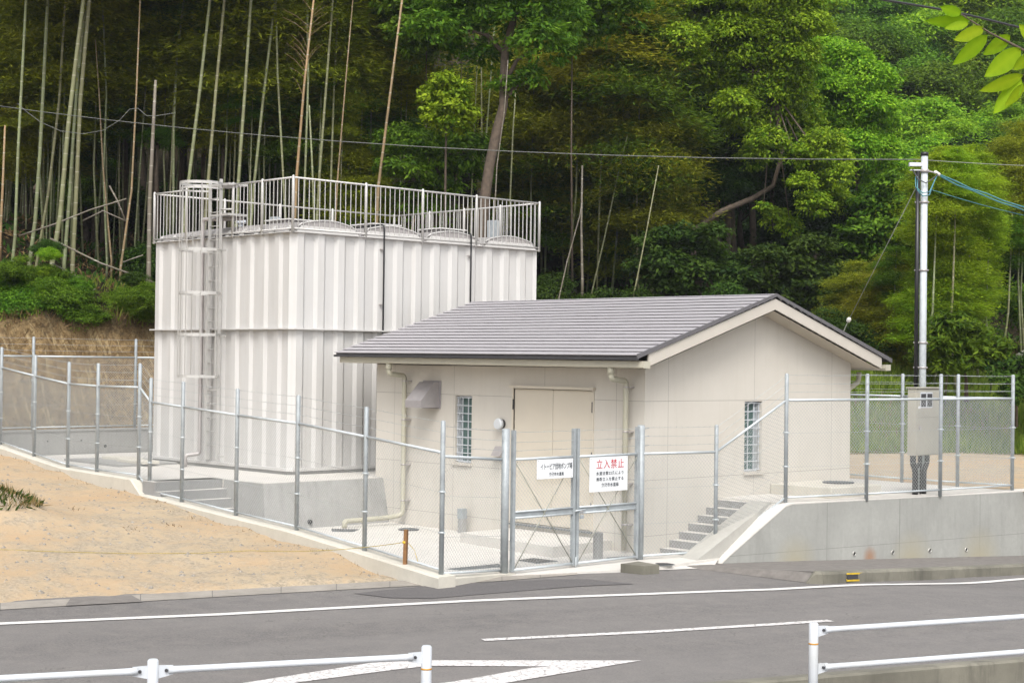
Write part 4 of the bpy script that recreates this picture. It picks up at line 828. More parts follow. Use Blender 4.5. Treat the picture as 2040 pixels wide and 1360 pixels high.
# meter box
bx=thing('meter_box','beige electricity meter cabinet on black conduits in front of the pole','cabinet',(7.62,5.03,.735))
mb=MB(); BX0,BX1,BY0,BY1,BZ0,BZ1=7.54,7.70,4.71,5.42,1.355,2.42; mb.box(BX0,BX1,BY0,BY1,BZ0,BZ1,bev=.008); cab=mb.build('cabinet','box',bx)
mb=MB(); mb.box(BX1+.001,BX1+.014,BY0+.015,BY1-.015,BZ0+.015,BZ0+.60,bev=.004); mb.box(BX1+.001,BX1+.014,BY0+.015,BY1-.015,BZ0+.61,BZ1-.03,bev=.004); dd=mb.build('cabinet_door','box',bx)
MB().box(BX0-.02,BX1+.03,BY0-.02,BY1+.02,BZ1+.001,BZ1+.018).build('rain_cap','box',bx)
for y_ in (BY0+.11,BY0+.29): 
    mb=MB(); mb.box(BX1+.0145,BX1+.019,y_-.015,y_+.155,2.11,2.36); wf=mb.build('meter_window','white_paint',bx); MB().box(BX1+.0195,BX1+.022,y_,y_+.14,2.13,2.335).build('pane','dark',wf)
mb=MB(); mb.tube([(BX1+.014,BY0+.08,1.80),(BX1+.035,BY0+.08,1.80)],.035,14); mb.build('lock','stainless',bx)
MB().box(BX1+.015,BX1+.018,BY0+.04,BY0+.10,2.10,2.14).build('tag','white',bx)
for y_,r_ in ((4.83,.05),(4.98,.014),(5.08,.042)): 
    mb=MB(); ys_={4.83:4.76,4.98:5.0,5.08:5.17}[y_]; mb.tube(bend([(7.62,ys_,1.36),(7.62,ys_,1.22),(7.62,y_,1.12),(7.62,y_,.73)],.06),r_,10); mb.build('conduit','black',bx)
mb=MB(); mb.tube(bend([(7.6,4.98,1.36),(7.6,4.98,1.22),(7.6,4.85,1.12)],.05),.03,8); mb.build('conduit','black',bx)
# ------------------------------------------------------------------ guard rails in the foreground
def rail_post(p,base):
    o=MB().tube([(p[0],p[1],base-.1),(p[0],p[1],p[2]-.012),(p[0],p[1],p[2])],[.037,.037,.028],18).build('post','white_paint'); return o
zt=.80
def guard(label,posts,rails,ext0=None,ext1=None):
    g=thing('guard_rail',label,'guard rail',(posts[0][0],posts[0][1],0))
    allp=([ext0] if ext0 is not None else [])+posts+([ext1] if ext1 is not None else [])
    for p in posts:
        o=rail_post(p,.0); o.parent=g; o.matrix_parent_inverse=Matrix.Translation(-Vector(g.location))
        MB().cyl((p[0],p[1],p[2]-.165),.0378,.012,18).build('band','orange',o)
    for a_,b_ in zip(allp[:-1],allp[1:]):
        a_=np.array(a_);b_=np.array(b_); d=(b_-a_)/np.linalg.norm(b_-a_)
        for dz_ in rails:
            A=a_+[0,0,dz_]; B=b_+[0,0,dz_]; mb=MB(); mb.tube([A+d*.10,A+d*.16,A+d*.24,B-d*.24,B-d*.16,B-d*.10],[.026,.024,.0225,.0225,.024,.026],14); r_=mb.build('rail','white_paint',g)
            for E,s_ in ((A,1),(B,-1)):
                mb=MB(); n_=np.array([d[1],-d[0],0]); q=E+d*s_*.02; q2=E+d*s_*.13
                v_=[q+[0,0,.035],q2+[0,0,.03],q2-[0,0,.028],q-[0,0,.055]]; mb.add([x-n_*.006 for x in v_]+[x+n_*.006 for x in v_],[(0,1,2,3),(7,6,5,4),(0,4,5,1),(1,5,6,2),(2,6,7,3),(3,7,4,0)]); bk=mb.build('bracket','white_paint',r_)
                c_=E+d*s_*.085; MB().tube([c_+n_*.004,c_+n_*.02],.011,8).build('bolt','dark',r_)
gp=[onz(305,1312,zt),onz(850,1285,zt),onz(1621,1239.5,zt)]
dl=(gp[1]-gp[0]); 
guard('white tubular guard rail at the lower left, before the gap',[gp[0]-dl,gp[0],gp[1]],(-.075,-.38,-.68))
gr_=onz(2040,1232-8,zt); dr2=(gr_-gp[2]); dr2/=np.linalg.norm(dr2); dr2=np.array([.34,.94,-.012])/1.0
A2=onz(2040,1213,zt); d2=(A2-gp[2]); d2/=np.linalg.norm(d2)
guard('white tubular guard rail at the lower right corner, beside the kerb',[gp[2],gp[2]+d2*3.0,gp[2]+d2*6.0],(-.06,-.345,-.63))
# stake and rope
st=np.array([6.11,-4.70,0.]); st=onz(806,1149,.03)
so_=MB().box(-.022,.022,-.022,.022,-.1,.60,T=Matrix.Translation(tuple(st))@Matrix.Rotation(.03,4,'Y')@Matrix.Rotation(.4,4,'Z')).build('wooden_stake','wood'); tag(so_,'brown square wooden stake in the dirt by the fence corner','stake')
mb=MB(); ra=st+[0,0,.44]
def ondirt(u,v):
    z=.2
    for _ in range(60): X=onz(u,v,z); z=.5*z+.5*float(dirt_fn(np.array(X[0]),np.array(X[1])))
    return X
g_=[ondirt(u,v)+[0,0,.02] for u,v in ((-300,1085),(-100,1093),(0,1097),(130,1102),(270,1105),(400,1104),(500,1099))]; pts=[ra+(g_[-1]-ra)*k/12-np.array([0,0,4*.05*(k/12)*(1-k/12)]) for k in range(12)]+g_[::-1]; mb.tube(pts,.0045,5,cap=False)
tag(mb.build('rope','rope'),'yellow and black rope sagging from the stake across the dirt lot','rope')
mb=MB(); mb.cyl(st+[0,0,.425],.034,.03,8); mb.tube([st+[.03,.03,.43],st+[.08,.09,.34],st+[.10,.11,.25],st+[.12,.13,.16]],.004,4,cap=False); k_=mb.build('rope_knot','yellow'); tag(k_,'yellow rope knot with a loose end tied round the stake','knot')

# ------------------------------------------------------------------ foliage
def leaves_mesh(name,P,Nn,Dd,Ln,Wd,tint,mat,fold=0.):
    """one mesh of many small leaf faces. P centres, Nn normals, Dd long-axis directions"""
    n=len(P); Dd=Dd-(Dd*Nn).sum(1)[:,None]*Nn; Dd/=np.linalg.norm(Dd,axis=1)[:,None]+1e-9; S=np.cross(Nn,Dd)
    L_=Ln[:,None]; W_=Wd[:,None]
    v=np.stack([P-Dd*L_/2,P+S*W_/2-Dd*L_*.08,P+Dd*L_/2,P-S*W_/2-Dd*L_*.08],1).reshape(-1,3)
    me=bpy.data.meshes.new(name); me.vertices.add(4*n); me.vertices.foreach_set('co',v.astype(np.float32).ravel())
    me.loops.add(4*n); me.polygons.add(n); me.loops.foreach_set('vertex_index',np.arange(4*n,dtype=np.int32)); me.polygons.foreach_set('loop_start',np.arange(0,4*n,4,dtype=np.int32)); me.polygons.foreach_set('loop_total',np.full(n,4,dtype=np.int32))
    at_=me.attributes.new('tint','FLOAT','POINT'); at_.data.foreach_set('value',np.repeat(tint,4).astype(np.float32))
    me.materials.append(MAT[mat]); me.update(calc_edges=True); return me
def unit(n): v=rng.normal(0,1,(n,3)); return v/np.linalg.norm(v,axis=1)[:,None]
def nrm(v): return v/(np.linalg.norm(v,axis=1)[:,None]+1e-9)
def lobe_leaves(centres,radii,n_each,size,flat=.75,up=.7,shell=.55,aspect=.5,droop=.3):
    """leaf twigs on the outside of rounded boughs"""
    Ps=[];Ns=[];Ds=[];Ts=[]
    for c,r in zip(centres,radii):
        n=int(n_each*(r**2)); k=max(6,int(n/14)); 
        tw=unit(k); tw[:,2]=np.where(rng.random(k)<.75,np.abs(tw[:,2]),tw[:,2]); rad=(shell+(1.08-shell)*rng.random(k)**.5)[:,None]
        cc=c+tw*rad*r*np.array([1,1,flat]); idx=rng.integers(0,k,n)
        p=cc[idx]+rng.normal(0,1,(n,3))*np.array([.13,.13,.07])*r**.5*1.0
        nn=nrm(tw[idx]*.5+np.array([0,0,up])+rng.normal(0,.45,(n,3))); dd=nrm(tw[idx]+rng.normal(0,.6,(n,3))+np.array([0,0,-droop]))
        tt=np.clip(rng.normal(.5,.22,n)+rng.normal(0,.18,k)[idx]+rng.normal(0,.08),0,1)
        Ps.append(p);Ns.append(nn);Ds.append(dd);Ts.append(tt)
    P=np.concatenate(Ps); n=len(P); s=size*rng.uniform(.7,1.3,n); return P,np.concatenate(Ns),np.concatenate(Ds),s,s*aspect,np.concatenate(Ts)
LM=[(0,'left edge'),(90,'over the left back fence'),(190,'over the middle of the soil bank'),(290,'by the left end of the tank'),(400,'over the ladder cage'),(500,'over the left railing'),(590,'over the railing corner'),(700,'over the right railing'),(800,'left of the leaning trunk'),(890,'over the roof vaults'),(990,'beside the leaning trunk'),(1090,'just right of the tank'),(1180,'over the left of the ridge'),(1280,'over the middle of the ridge'),(1380,'over the right of the ridge'),(1470,'left of the largest bright tree'),(1560,'over the gable peak'),(1650,'over the stay wire'),(1740,'left of the pole'),(1830,'right behind the pole'),(1910,'right of the pole'),(1980,'near the right edge'),(2060,'at the right edge')]
LV_=[(-1e9,'topmost'),(0,'very high'),(90,'high up'),(190,'fairly high'),(290,'mid height'),(380,'lower down'),(470,'low down'),(570,'near the ground'),(660,'at slope foot')]
SEEN={}
def where(label,u,v,dp):
    a=min(LM,key=lambda q:abs(q[0]-u))[1]; b=[t for z,t in LV_ if v>=z][-1]; l=label+', '+b+' '+a
    n=SEEN.get(l,0); SEEN[l]=n+1
    return l+('' if n==0 else ', further back' if n==1 else ', half hidden' if n==2 else ', hindmost')
# broadleaf crown kinds: unit crown about 1 m radius scaled per tree
def crown_mesh(name,mat,nl,seed,n_each=1500,size=.085):
    global rng; keep=rng; rng=np.random.default_rng(seed)
    u=unit(nl); u[:,2]=np.abs(u[:,2])*1.0-.25*rng.random(nl)*2; c=u*rng.uniform(.35,.80,nl)[:,None]*np.array([1,1,.9]); r=rng.uniform(.20,.42,nl)
    a=lobe_leaves(c,r,n_each,size,shell=.68); me=leaves_mesh(name,*a,mat); rng=keep; return me,c,r
CR={}
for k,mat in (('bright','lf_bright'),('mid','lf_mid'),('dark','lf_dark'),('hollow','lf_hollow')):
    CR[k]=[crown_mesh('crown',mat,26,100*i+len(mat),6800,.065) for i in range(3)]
def put(me,name,parent,loc,scale,rz=0.):
    o=bpy.data.objects.new(name,me); COL.objects.link(o); o.parent=parent; o.matrix_parent_inverse=Matrix.Translation(-Vector(parent.location)); o.location=loc; o.scale=scale; o.rotation_euler=(0,0,rz); return o
TRUNK={}
def tree(name,label,cat,u,v,depth,r,kind,group,rzs=1.,trunk=True,base=None,lean=0.):
    """crown centred at photo position (u,v) at this depth; trunk rooted on the hillside under it"""
    c=at(u,v,depth); gz=float(h_hill(np.array(c[0]),np.array(c[1]))) if xfoot(c[1])-c[0]>-1 else .7
    if base is not None: gz=base
    t_=thing(name,where(label,u,v,depth),cat,(c[0],c[1],gz),group); i=random.randrange(3); me,cc,cr=CR[kind][i]; rz_=random.uniform(0,6.28)
    put(me,'crown',t_,tuple(c),(r,r,r*rzs),rz_)
    if trunk:
        mb=MB(); hb=c[2]-r*.25*rzs; R=Matrix.Rotation(rz_,3,'Z'); 
        pts=[(c[0]+lean,c[1],gz-.3),(c[0]+lean*.6+.05,c[1],gz+(hb-gz)*.4),(c[0]-.05,c[1],gz+(hb-gz)*.8),tuple(c)]
        tr=.035*r+.05; mb.tube(pts,[tr*1.3,tr,tr*.8,tr*.35],8)
        for j in range(0,26,4): q=c+np.array(R@Vector(cc[j]*.9))*np.array([r,r,r*rzs]); s0=np.array([c[0]-.03,c[1],max(gz+.3,min(q[2]-r*.3,c[2]))]); mb.tube([s0,(s0+q)/2+[0,0,.08*r],q],[tr*.45,tr*.3,tr*.12],5)
        mb.build('trunk','bark',t_)
    return t_
# bamboo: culm with branching sprays of narrow leaves
def bamboo_spray(seed,mat,n_br=95,h0=0.,h1=6.,rad=1.25,size=.165):
    global rng; keep=rng; rng=np.random.default_rng(seed); Ps=[];Ds=[];Ts=[]; br=[]
    for i in range(n_br):
        t_=rng.random()**.8; z=h0+(h1-h0)*t_; a_=rng.uniform(0,6.28); L_=rad*(.55+.62*math.sin(math.pi*min(1,t_**.8*.95+.05)))*rng.uniform(.5,1.25); d=np.array([math.cos(a_),math.sin(a_),0.])
        m=int(360*L_*rng.uniform(.3,1.5)); s_=rng.random(m)**.6; p=np.array([0,0,z])+d*L_*s_[:,None]+np.array([0,0,1])*(.35*s_*L_-.55*(s_**2)*L_)[:,None]
        side=np.array([-d[1],d[0],0]); p=p+side*(rng.normal(0,.30,m)*(.3+s_)*L_)[:,None]+rng.normal(0,.10,(m,3))+np.array([0,0,-1])*(rng.random(m)**2*.45*s_)[:,None]
        Ps.append(p); Ds.append(nrm(d+rng.normal(0,.5,(m,3))+np.array([0,0,-.35]))); Ts.append(np.clip(rng.normal(.5,.22,m)+rng.normal(0,.15),0,1)); br.append((z,d,L_))
    P=np.concatenate(Ps); n=len(P); D=np.concatenate(Ds); Nn=nrm(np.array([0,0,.8])+rng.normal(0,.6,(n,3))); s=size*rng.uniform(.7,1.3,n)
    me=leaves_mesh('foliage',P,Nn,D,s,s*.2,np.concatenate(Ts),mat); rng=keep; return me,br
BS={'g':[bamboo_spray(s,'lf_mid',70) for s in (21,22)],'o':[bamboo_spray(s,'lf_bamboo') for s in (1,2,3,4)],'y':[bamboo_spray(s,'lf_bamboo_y',120) for s in (11,12,13)]}
def bamboo(label,path,depth,rpx,mat='culm',spray=None,sp_v=None,group=None,name='bamboo',kind='o',sx=1.):
    """path: photo points from foot to top of the visible culm"""
    P=[at(u,v,depth) for u,v in path]; foot=P[0]; r0=rpx/FOC*depth*.86
    t_=thing(name,label,'bamboo',tuple(foot),group); mb=MB()
    d=(P[-1]-P[-2]); d/=np.linalg.norm(d)
    pts=[P[0]-np.array([0,0,.5])]+P
    if spray: 
        pts+= [P[-1]+d*1.5,P[-1]+d*3+np.array([.1,0,-.05]),P[-1]+d*4.5+np.array([.5,-.1,-.5])]
    n=len(pts); mb.tube(pts,[r0*(1.-.5*i/(n-1)) for i in range(n)],8); mb.build('culm',mat,t_)
    if spray:
        q=at(*sp_v,depth) if sp_v else P[-1]-d*.5
        me,br=random.choice(BS[kind]); o=put(me,'foliage',t_,tuple(q-np.array([0,0,1.0])),(sx,sx,spray),random.uniform(0,6.28))
    return t_
GB='bamboo culms behind the tank'; 
LMK=[(0,'left edge of the grove'),(60,'over the left bank'),(120,'between the thick pale culms'),(180,'over the loose cable'),(235,'left of the broken trunk'),(290,'behind the broken trunk'),(340,'left of the cage'),(390,'over the cage'),(440,'right of the cage'),(490,'over the short railing'),(540,'left of the corner post'),(590,'at the corner post'),(640,'right of the corner post'),(690,'over the first long railing bay'),(745,'before the second railing post'),(800,'over the second railing bay'),(850,'under the small bright tree'),(900,'right of the small bright tree'),(960,'behind the leaning trunk'),(1010,'right of the leaning trunk')]
B_=[ # label, path(foot..top), depth, half width px, material, spray
('greenish bamboo culm at the left edge',[(18,600),(30,470),(36,300),(52,0)],41,4.5,'culm'),
('short dead brown bamboo stub at the left edge',[(0,480),(5,380),(10,250)],40,4.5,'culm_dead'),
('bamboo culm second from the left, leaning right at the top',[(50,590),(70,440),(80,300),(95,0)],42,5.5,'culm'),
('straight bamboo culm just left of the tall bluish one',[(62,590),(97,380),(118,200),(130,0)],43,4.,'culm'),
('pale bluish green thick bamboo culm leaning right',[(97,565),(120,430),(135,260),(150,130),(166,0)],40,6.5,'culm'),
('thick green bamboo culm right of the bluish pair',[(143,560),(150,420),(160,200),(178,0)],40.5,6.,'culm'),
('thick shaded bamboo culm between two pale ones',[(128,525),(138,400),(147,260),(155,150),(172,0)],43,5.,'culm'),
('thin brown dead culm leaning left behind the grove',[(222,520),(205,330),(197,180),(190,80)],43,2.6,'culm_dead'),
('thin upright culm beside the brown dead one',[(213,520),(206,350),(212,190),(205,20)],44,2.8,'culm'),
('slender pale orange culm standing left of the tank corner',[(240,535),(262,380),(272,180),(279,0)],40.5,3.4,'culm_dead'),
('broken thick grey trunk close to the tank corner',[(296,560),(298,400),(306,240),(310,160)],39,6.5,'culm_gray'),
('bamboo culm rising just behind the broken grey trunk',[(300,420),(306,200),(313,0)],46,3.6,'culm'),
('bamboo culm left of the ladder cage',[(345,430),(346,260),(352,120),(366,0)],44,3.4,'culm'),
('leaning bamboo culm directly above the ladder cage',[(360,500),(376,360),(398,180),(418,0)],42,5.,'culm'),
('bamboo culm right of the ladder cage',[(405,500),(414,370),(430,180),(447,0)],42,4.8,'culm'),
('bamboo culm above the left railing gate',[(468,500),(475,360),(488,180),(500,0)],42,4.8,'culm'),
('yellowish bamboo culm above the railing, left of the corner post',[(495,500),(507,360),(525,190),(548,0)],43,4.2,'culm'),
('dim bamboo culm leaning away above the railing corner',[(540,480),(548,340),(555,250)],47,3.4,'culm'),
('thin pale culm leaning left above the railing corner',[(572,500),(563,330),(553,150),(550,20)],43,3.2,'culm'),
('bright orange bare culm with side twigs at the railing corner post',[(583,520),(591,350),(606,170),(626,-10)],41,4.6,'culm_dead'),
('thin culm just right of the orange one',[(603,500),(608,340),(614,160),(612,0)],43,3.2,'culm'),
('pale culm crossing behind the right railing',[(628,500),(622,330),(616,210)],42,3.6,'culm'),
('brown green culm above the right railing',[(628,500),(637,340),(650,170),(663,0)],43,3.8,'culm'),
('thin upright culm above the right railing',[(655,500),(660,340),(666,160),(675,0)],44,3.,'culm'),
('slender pale yellow culm above the right railing',[(665,500),(673,350),(688,170),(703,0)],42.5,2.8,'culm_dead'),
('orange brown culm leaning right before the maple-like tree',[(747,500),(754,370),(772,230),(801,0)],42,5.,'culm_dead'),
('faint thin culm beside the orange brown one',[(735,420),(750,310),(758,180),(770,0)],47,3.,'culm'),
('thin culm above the second railing post',[(820,460),(840,370),(856,315)],43,3.,'culm_dead'),
('long pale vine stem running beside the leaning trunk',[(985,430),(990,330),(1005,220),(1012,120)],40,1.8,'culm_gray'),
('grey stem behind the right half of the railing',[(1015,420),(1022,260),(1030,140)],46,2.6,'culm'),
('pale slanting culm right of the tank',[(1112,600),(1130,520),(1155,430),(1160,400)],43,2.,'culm_gray'),
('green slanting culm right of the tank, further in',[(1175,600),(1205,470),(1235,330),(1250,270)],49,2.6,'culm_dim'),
('straight grey stem behind the slanting culms',[(1160,560),(1158,450),(1160,330)],44,4.,'culm_gray'),
('thin culm between the roof ridge and the dark hollow',[(1262,590),(1290,450),(1312,330)],44,2.4,'culm'),
]
random.seed(77)
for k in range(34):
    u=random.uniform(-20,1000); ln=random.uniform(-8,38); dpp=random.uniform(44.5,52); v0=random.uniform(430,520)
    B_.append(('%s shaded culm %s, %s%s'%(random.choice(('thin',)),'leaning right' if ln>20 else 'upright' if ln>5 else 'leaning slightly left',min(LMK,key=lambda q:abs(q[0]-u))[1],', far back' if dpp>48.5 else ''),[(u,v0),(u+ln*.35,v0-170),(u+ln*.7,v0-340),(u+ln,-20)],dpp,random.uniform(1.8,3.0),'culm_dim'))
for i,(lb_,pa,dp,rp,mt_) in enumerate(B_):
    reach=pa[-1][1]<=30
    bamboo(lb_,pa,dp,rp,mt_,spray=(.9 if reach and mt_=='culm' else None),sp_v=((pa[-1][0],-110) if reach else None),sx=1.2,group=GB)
# side twigs on the orange culm, fallen culms
t_=thing('bare_twigs','bare fan of orange twigs round the orange culm at the railing corner','twigs',tuple(at(610,120,41))); mb=MB()
for k in range(22):
    v0=random.uniform(20,200); u0=np.interp(v0,[-10,170,350],[626,606,591]); a_=random.choice((-1,1))*random.uniform(.3,.9); L_=random.uniform(25,75); mb.tube([at(u0,v0,41),at(u0+math.sin(a_)*L_*.5,v0-math.cos(a_)*L_*.5,40.9),at(u0+math.sin(a_)*L_,v0-math.cos(a_)*L_*.8,40.8)],[.008,.006,.003],4)
mb.build('twig_fan','culm_dead',t_)
for lb_,pa,dp,rp in (('pale fallen culm slanting down to the tank corner',[(100,475),(200,524),(308,563)],38.5,2.6),('fallen culm resting across the standing bamboo',[(38,470),(110,446),(180,418),(252,396)],40,2.),('short fallen culm lying in the undergrowth',[(107,526),(158,553)],38.5,1.8),('brown fallen culm crossing near the cage',[(165,440),(205,420),(250,440)],42,2.2),
    ('small dry culm lying above the soil bank',[(168,590),(190,575)],38,1.6),('slanting dead culm propped in the grove',[(218,370),(234,400),(250,440)],42,2.4),('dead branch lying over the brushwood left of the tank',[(245,522),(285,508)],38.8,1.6)):
    tag(MB().tube([at(u,v,dp) for u,v in pa],rp/FOC*dp*.8,6).build('fallen_culm','culm_gray'),lb_,'bamboo','fallen culms on the slope')
# leaning trunk
t_=thing('leaning_tree','tall brown leaning trunk rising behind the right part of the tank railing','tree',tuple(at(962,520,41.5)))
mb=MB(); pa=[(955,560),(965,400),(975,330),(990,260),(1003,210),(1004,150),(1006,100),(1020,50),(1040,-30),(1060,-120)]; mb.tube([at(u,v,41.5) for u,v in pa],[.15,.14,.13,.13,.115,.105,.10,.09,.07,.04],10); 
for a_ in ([(1003,170),(1030,120),(1075,90)],[(1006,110),(970,70),(930,60)],[(1003,200),(1030,170),(1060,160)]): mb.tube([at(u,v,41.5) for u,v in a_],[.07,.05,.03],7)
mb.build('trunk','bark',t_)
cl=[(1060,160,30),(1010,175,28),(960,120,40),(1080,90,50),(1030,50,60),(920,60,45),(1120,40,50),(970,0,60),(1060,-30,70),(860,150-90,40),(890,10,50)]
C_=np.array([at(u,v,41.3+random.uniform(-.8,.8)) for u,v,_ in cl]); R2=np.array([r/FOC*41.5 for *_,r in cl]); me=leaves_mesh('crown',*lobe_leaves(C_,R2*1.15,2600,.16,aspect=.4,droop=.6),'lf_mid'); o=bpy.data.objects.new('crown',me); COL.objects.link(o); o.parent=t_; o.matrix_parent_inverse=Matrix.Translation(-Vector(t_.location))
LS=1.12
def clump_tree(name,label,lobes,depth,mat,size=.15,dens=2400,trunk=None,asp=.5,jit=.7,droop=.3,flat=.75,tr=.1,shell=.45):
    c0=np.mean([at(u,v,depth) for u,v,_ in lobes],0); gz=float(h_hill(np.array(c0[0]),np.array(c0[1]))) if xfoot(c0[1])-c0[0]>0 else .7
    t_=thing(name,label,'tree' if 'shrub' not in name else 'shrub',(c0[0],c0[1],gz))
    C_=np.array([at(u,v,depth+random.uniform(-jit,jit)) for u,v,_ in lobes]); R2=np.array([r/FOC*depth*LS for *_,r in lobes])
    me=leaves_mesh('crown',*lobe_leaves(C_,R2,dens,size,aspect=asp,droop=droop,flat=flat,shell=shell),mat); o=bpy.data.objects.new('crown',me); COL.objects.link(o); o.parent=t_; o.matrix_parent_inverse=Matrix.Translation(-Vector(t_.location))
    mb=MB(); 
    if trunk: mb.tube([at(u,v,depth+.4) for u,v in trunk],[tr*(1-.6*i/(len(trunk)-1)) for i in range(len(trunk))],8); s0=at(*trunk[-1],depth+.4)
    else: mb.tube([(c0[0],c0[1],gz-.3),tuple(c0)],[tr,tr*.5],8); s0=c0
    for q in C_[::2]: mb.tube([s0,(s0+q)/2+[0,0,-.1],q],[tr*.22,tr*.16,tr*.08],5)
    mb.build('trunk','bark',t_); return t_
random.seed(3)
clump_tree('broadleaf_tree','small bright yellow green tree standing above the railing, left of the leaning trunk',[(885,170,28),(868,195,30),(905,195,30),(870,225,28),(915,225,30),(890,215,30),(860,245,20),(935,235,22),(890,250,26),(920,180,22),(925,255,18)],41,'lf_bright',.13,4200,trunk=[(885,560),(888,300),(890,200)],jit=.3,tr=.04,shell=.2)
clump_tree('broadleaf_tree','dark green leafy tree under the bright one behind the railing',[(830,300,45),(870,290,40),(930,300,45),(790,280,36),(820,350,40),(860,340,42),(930,345,40),(960,300,30),(880,385,40),(820,400,40),(780,340,30),(850,430,40)],43,'lf_mid',.16,3000,trunk=[(870,600),(868,400),(872,300)],asp=.36,droop=.6,tr=.08)
clump_tree('broadleaf_tree','fresh green tree at the top left of the leaning trunk',[(850,25,55),(900,40,45),(820,70,45),(830,110,35),(880,90,40),(790,30,45),(930,15,40),(860,-30,60)],43.5,'lf_mid',.15,2800,trunk=[(850,500),(848,300),(850,60)],tr=.035)
clump_tree('broadleaf_tree','green tree filling the gap over the dark hollow, right of the leaning trunk',[(1115,40,45),(1140,60,40),(1160,30,45),(1125,100,30),(1090,60,36),(1195,60,40),(1180,0,50),(1240,20,50),(1110,-10,40)],44.5,'lf_mid',.15,2800,trunk=[(1140,560),(1138,300),(1140,60)],tr=.035)
# the big bright camphor-like tree in the right middle
big=[(1500,20,70),(1570,10,60),(1440,15,50),(1600,60,45),(1535,75,62),(1470,80,55),(1585,120,42),(1500,130,55),(1565,165,45),(1430,120,42),(1530,200,45),(1455,180,42),(1500,235,42),(1550,240,36),(1480,260,34),(1530,290,34),(1600,200,28),(1620,250,24),(1400,60,40),(1390,130,34),(1500,330-15,26),
     (1640,290,34),(1655,325,36),(1620,330,30),(1670,350,26),(1600,370,26),(1650,395,34),(1680,410,22),(1620,410,28),(1545,440,26),(1575,455,20),(1590,310,24),(1520,420,16),(1660,290,22),(1610,-20,60),(1520,-50,70),(1410,20,50),(1360,90,40),(1370,10,50),(1465,215,36),(1420,170,34),(1590,250,26)]
clump_tree('broadleaf_tree','largest bright yellow green tree with hanging boughs in the middle right',big,50,'lf_bright',.125,5200,trunk=[(1370,640),(1385,455),(1440,420),(1500,395),(1540,370),(1560,300),(1540,180)],jit=1.2,tr=.12,shell=.72,droop=.5,flat=.85)
clump_tree('broadleaf_tree','mid green tree right behind the largest bright one',[(1680,130,50),(1640,110,40),(1720,170,55),(1660,190,45),(1700,230,50),(1740,220,40),(1620,160,36),(1660,250,40),(1760,250,34),(1750,300,36),(1700,300,46),(1770,340,30),(1760,380,36),(1730,350,40)],54,'lf_bright',.13,4600,trunk=[(1720,600),(1710,400),(1700,200)],jit=1.,tr=.12,droop=.5,shell=.7)
clump_tree('broadleaf_tree','deep green tree between the two bright trees and the pole',[(1740,420,45),(1720,470,40),(1770,460,40),(1800,420,36),(1790,480,36),(1750,520,40),(1700,500,30),(1800,540,34),(1720,560,36),(1780,370,30)],50,'lf_mid',.17,2800,trunk=[(1750,680),(1748,550),(1750,420)],tr=.1)
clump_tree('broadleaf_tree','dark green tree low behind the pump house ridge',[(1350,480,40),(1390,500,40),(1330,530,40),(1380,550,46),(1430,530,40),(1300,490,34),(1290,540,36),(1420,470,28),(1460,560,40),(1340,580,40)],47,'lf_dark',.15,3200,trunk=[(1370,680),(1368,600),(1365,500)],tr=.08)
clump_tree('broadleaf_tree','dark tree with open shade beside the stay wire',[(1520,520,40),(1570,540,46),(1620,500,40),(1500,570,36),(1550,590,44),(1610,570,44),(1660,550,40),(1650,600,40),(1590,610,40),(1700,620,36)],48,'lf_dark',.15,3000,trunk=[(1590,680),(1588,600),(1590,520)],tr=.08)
clump_tree('leafy_shrub','bushy green shrub behind the right back fence',[(1890,650,30),(1860,680,30),(1920,660,32),(1950,680,30),(1985,690,26),(1900,700,36),(1850,720,30),(1960,710,30),(1930,730,30),(1995,710,18),(1880,735,26)],39.5,'lf_mid',.19,4200,trunk=[(1925,800),(1925,760),(1920,700)],asp=.3,tr=.06,jit=.4)
clump_tree('leafy_shrub','dark bushy shrub at the right edge in front of the van',[(2025,735,26),(2000,760,26),(2045,765,28),(1985,735,20),(2020,790,24),(2060,720,24)],38.8,'lf_dark',.16,4200,trunk=[(2025,850),(2025,800),(2022,760)],asp=.35,tr=.04,jit=.3)
# feathery bamboo masses
def bamboo_clump(label,spots,depth,kind,group):
    for i,(u,v,s_) in enumerate(spots):
        dp=depth+random.uniform(-2,2); q=at(u,v,dp); gz=float(h_hill(np.array(q[0]),np.array(q[1]))) if xfoot(q[1])-q[0]>0 else .7
        t_=thing('bamboo',where(label,u,v,dp),'bamboo',(q[0],q[1],gz),group)
        mb=MB(); mb.tube([(q[0]+random.uniform(-.5,.5),q[1],gz-.3),(q[0],q[1],(gz+q[2])/2),(q[0]+.1,q[1],q[2]+1.5*s_)],[.035,.03,.012],6); mb.build('culm','culm',t_)
        me,br=random.choice(BS['g' if (kind=='o' and random.random()<.25) else kind]); fx_=random.uniform(1.05,1.7); put(me,'foliage',t_,tuple(q-np.array([0,0,2.2*s_])),(s_*fx_,s_*fx_,s_*random.uniform(.6,.95)),random.uniform(0,6.28))
random.seed(11)
bamboo_clump('olive feathery bamboo',[(1060,200,.9),(1090,290,.95),(1120,370,.9),(1150,180,1.),(1180,270,1.),(1210,350,1.),(1240,150,1.),(1270,240,1.1),(1300,330,1.),(1290,420,.9),(1230,440,.8),(1060,380,.7),(1080,120,1.),(1040,330,.8),(1200,60,.9)],52,'o','olive feathery bamboo right of the leaning trunk')
bamboo_clump('sunlit yellow green bamboo',[(1885,400,.5),(1905,450,.5),(1925,500,.45),(1895,530,.5),(1875,590,.5),(1945,430,.4),(1900,350,.45),(1868,470,.45),(1872,640,.4),(1915,560,.4),(1965,470,.3),(1880,330,.3),(1930,390,.4),(1960,420,.3),(1860,420,.4),(1945,540,.3),(1850,560,.4),(1835,640,.35),(1900,640,.4)],43,'y','sunlit yellow green bamboo right of the pole')
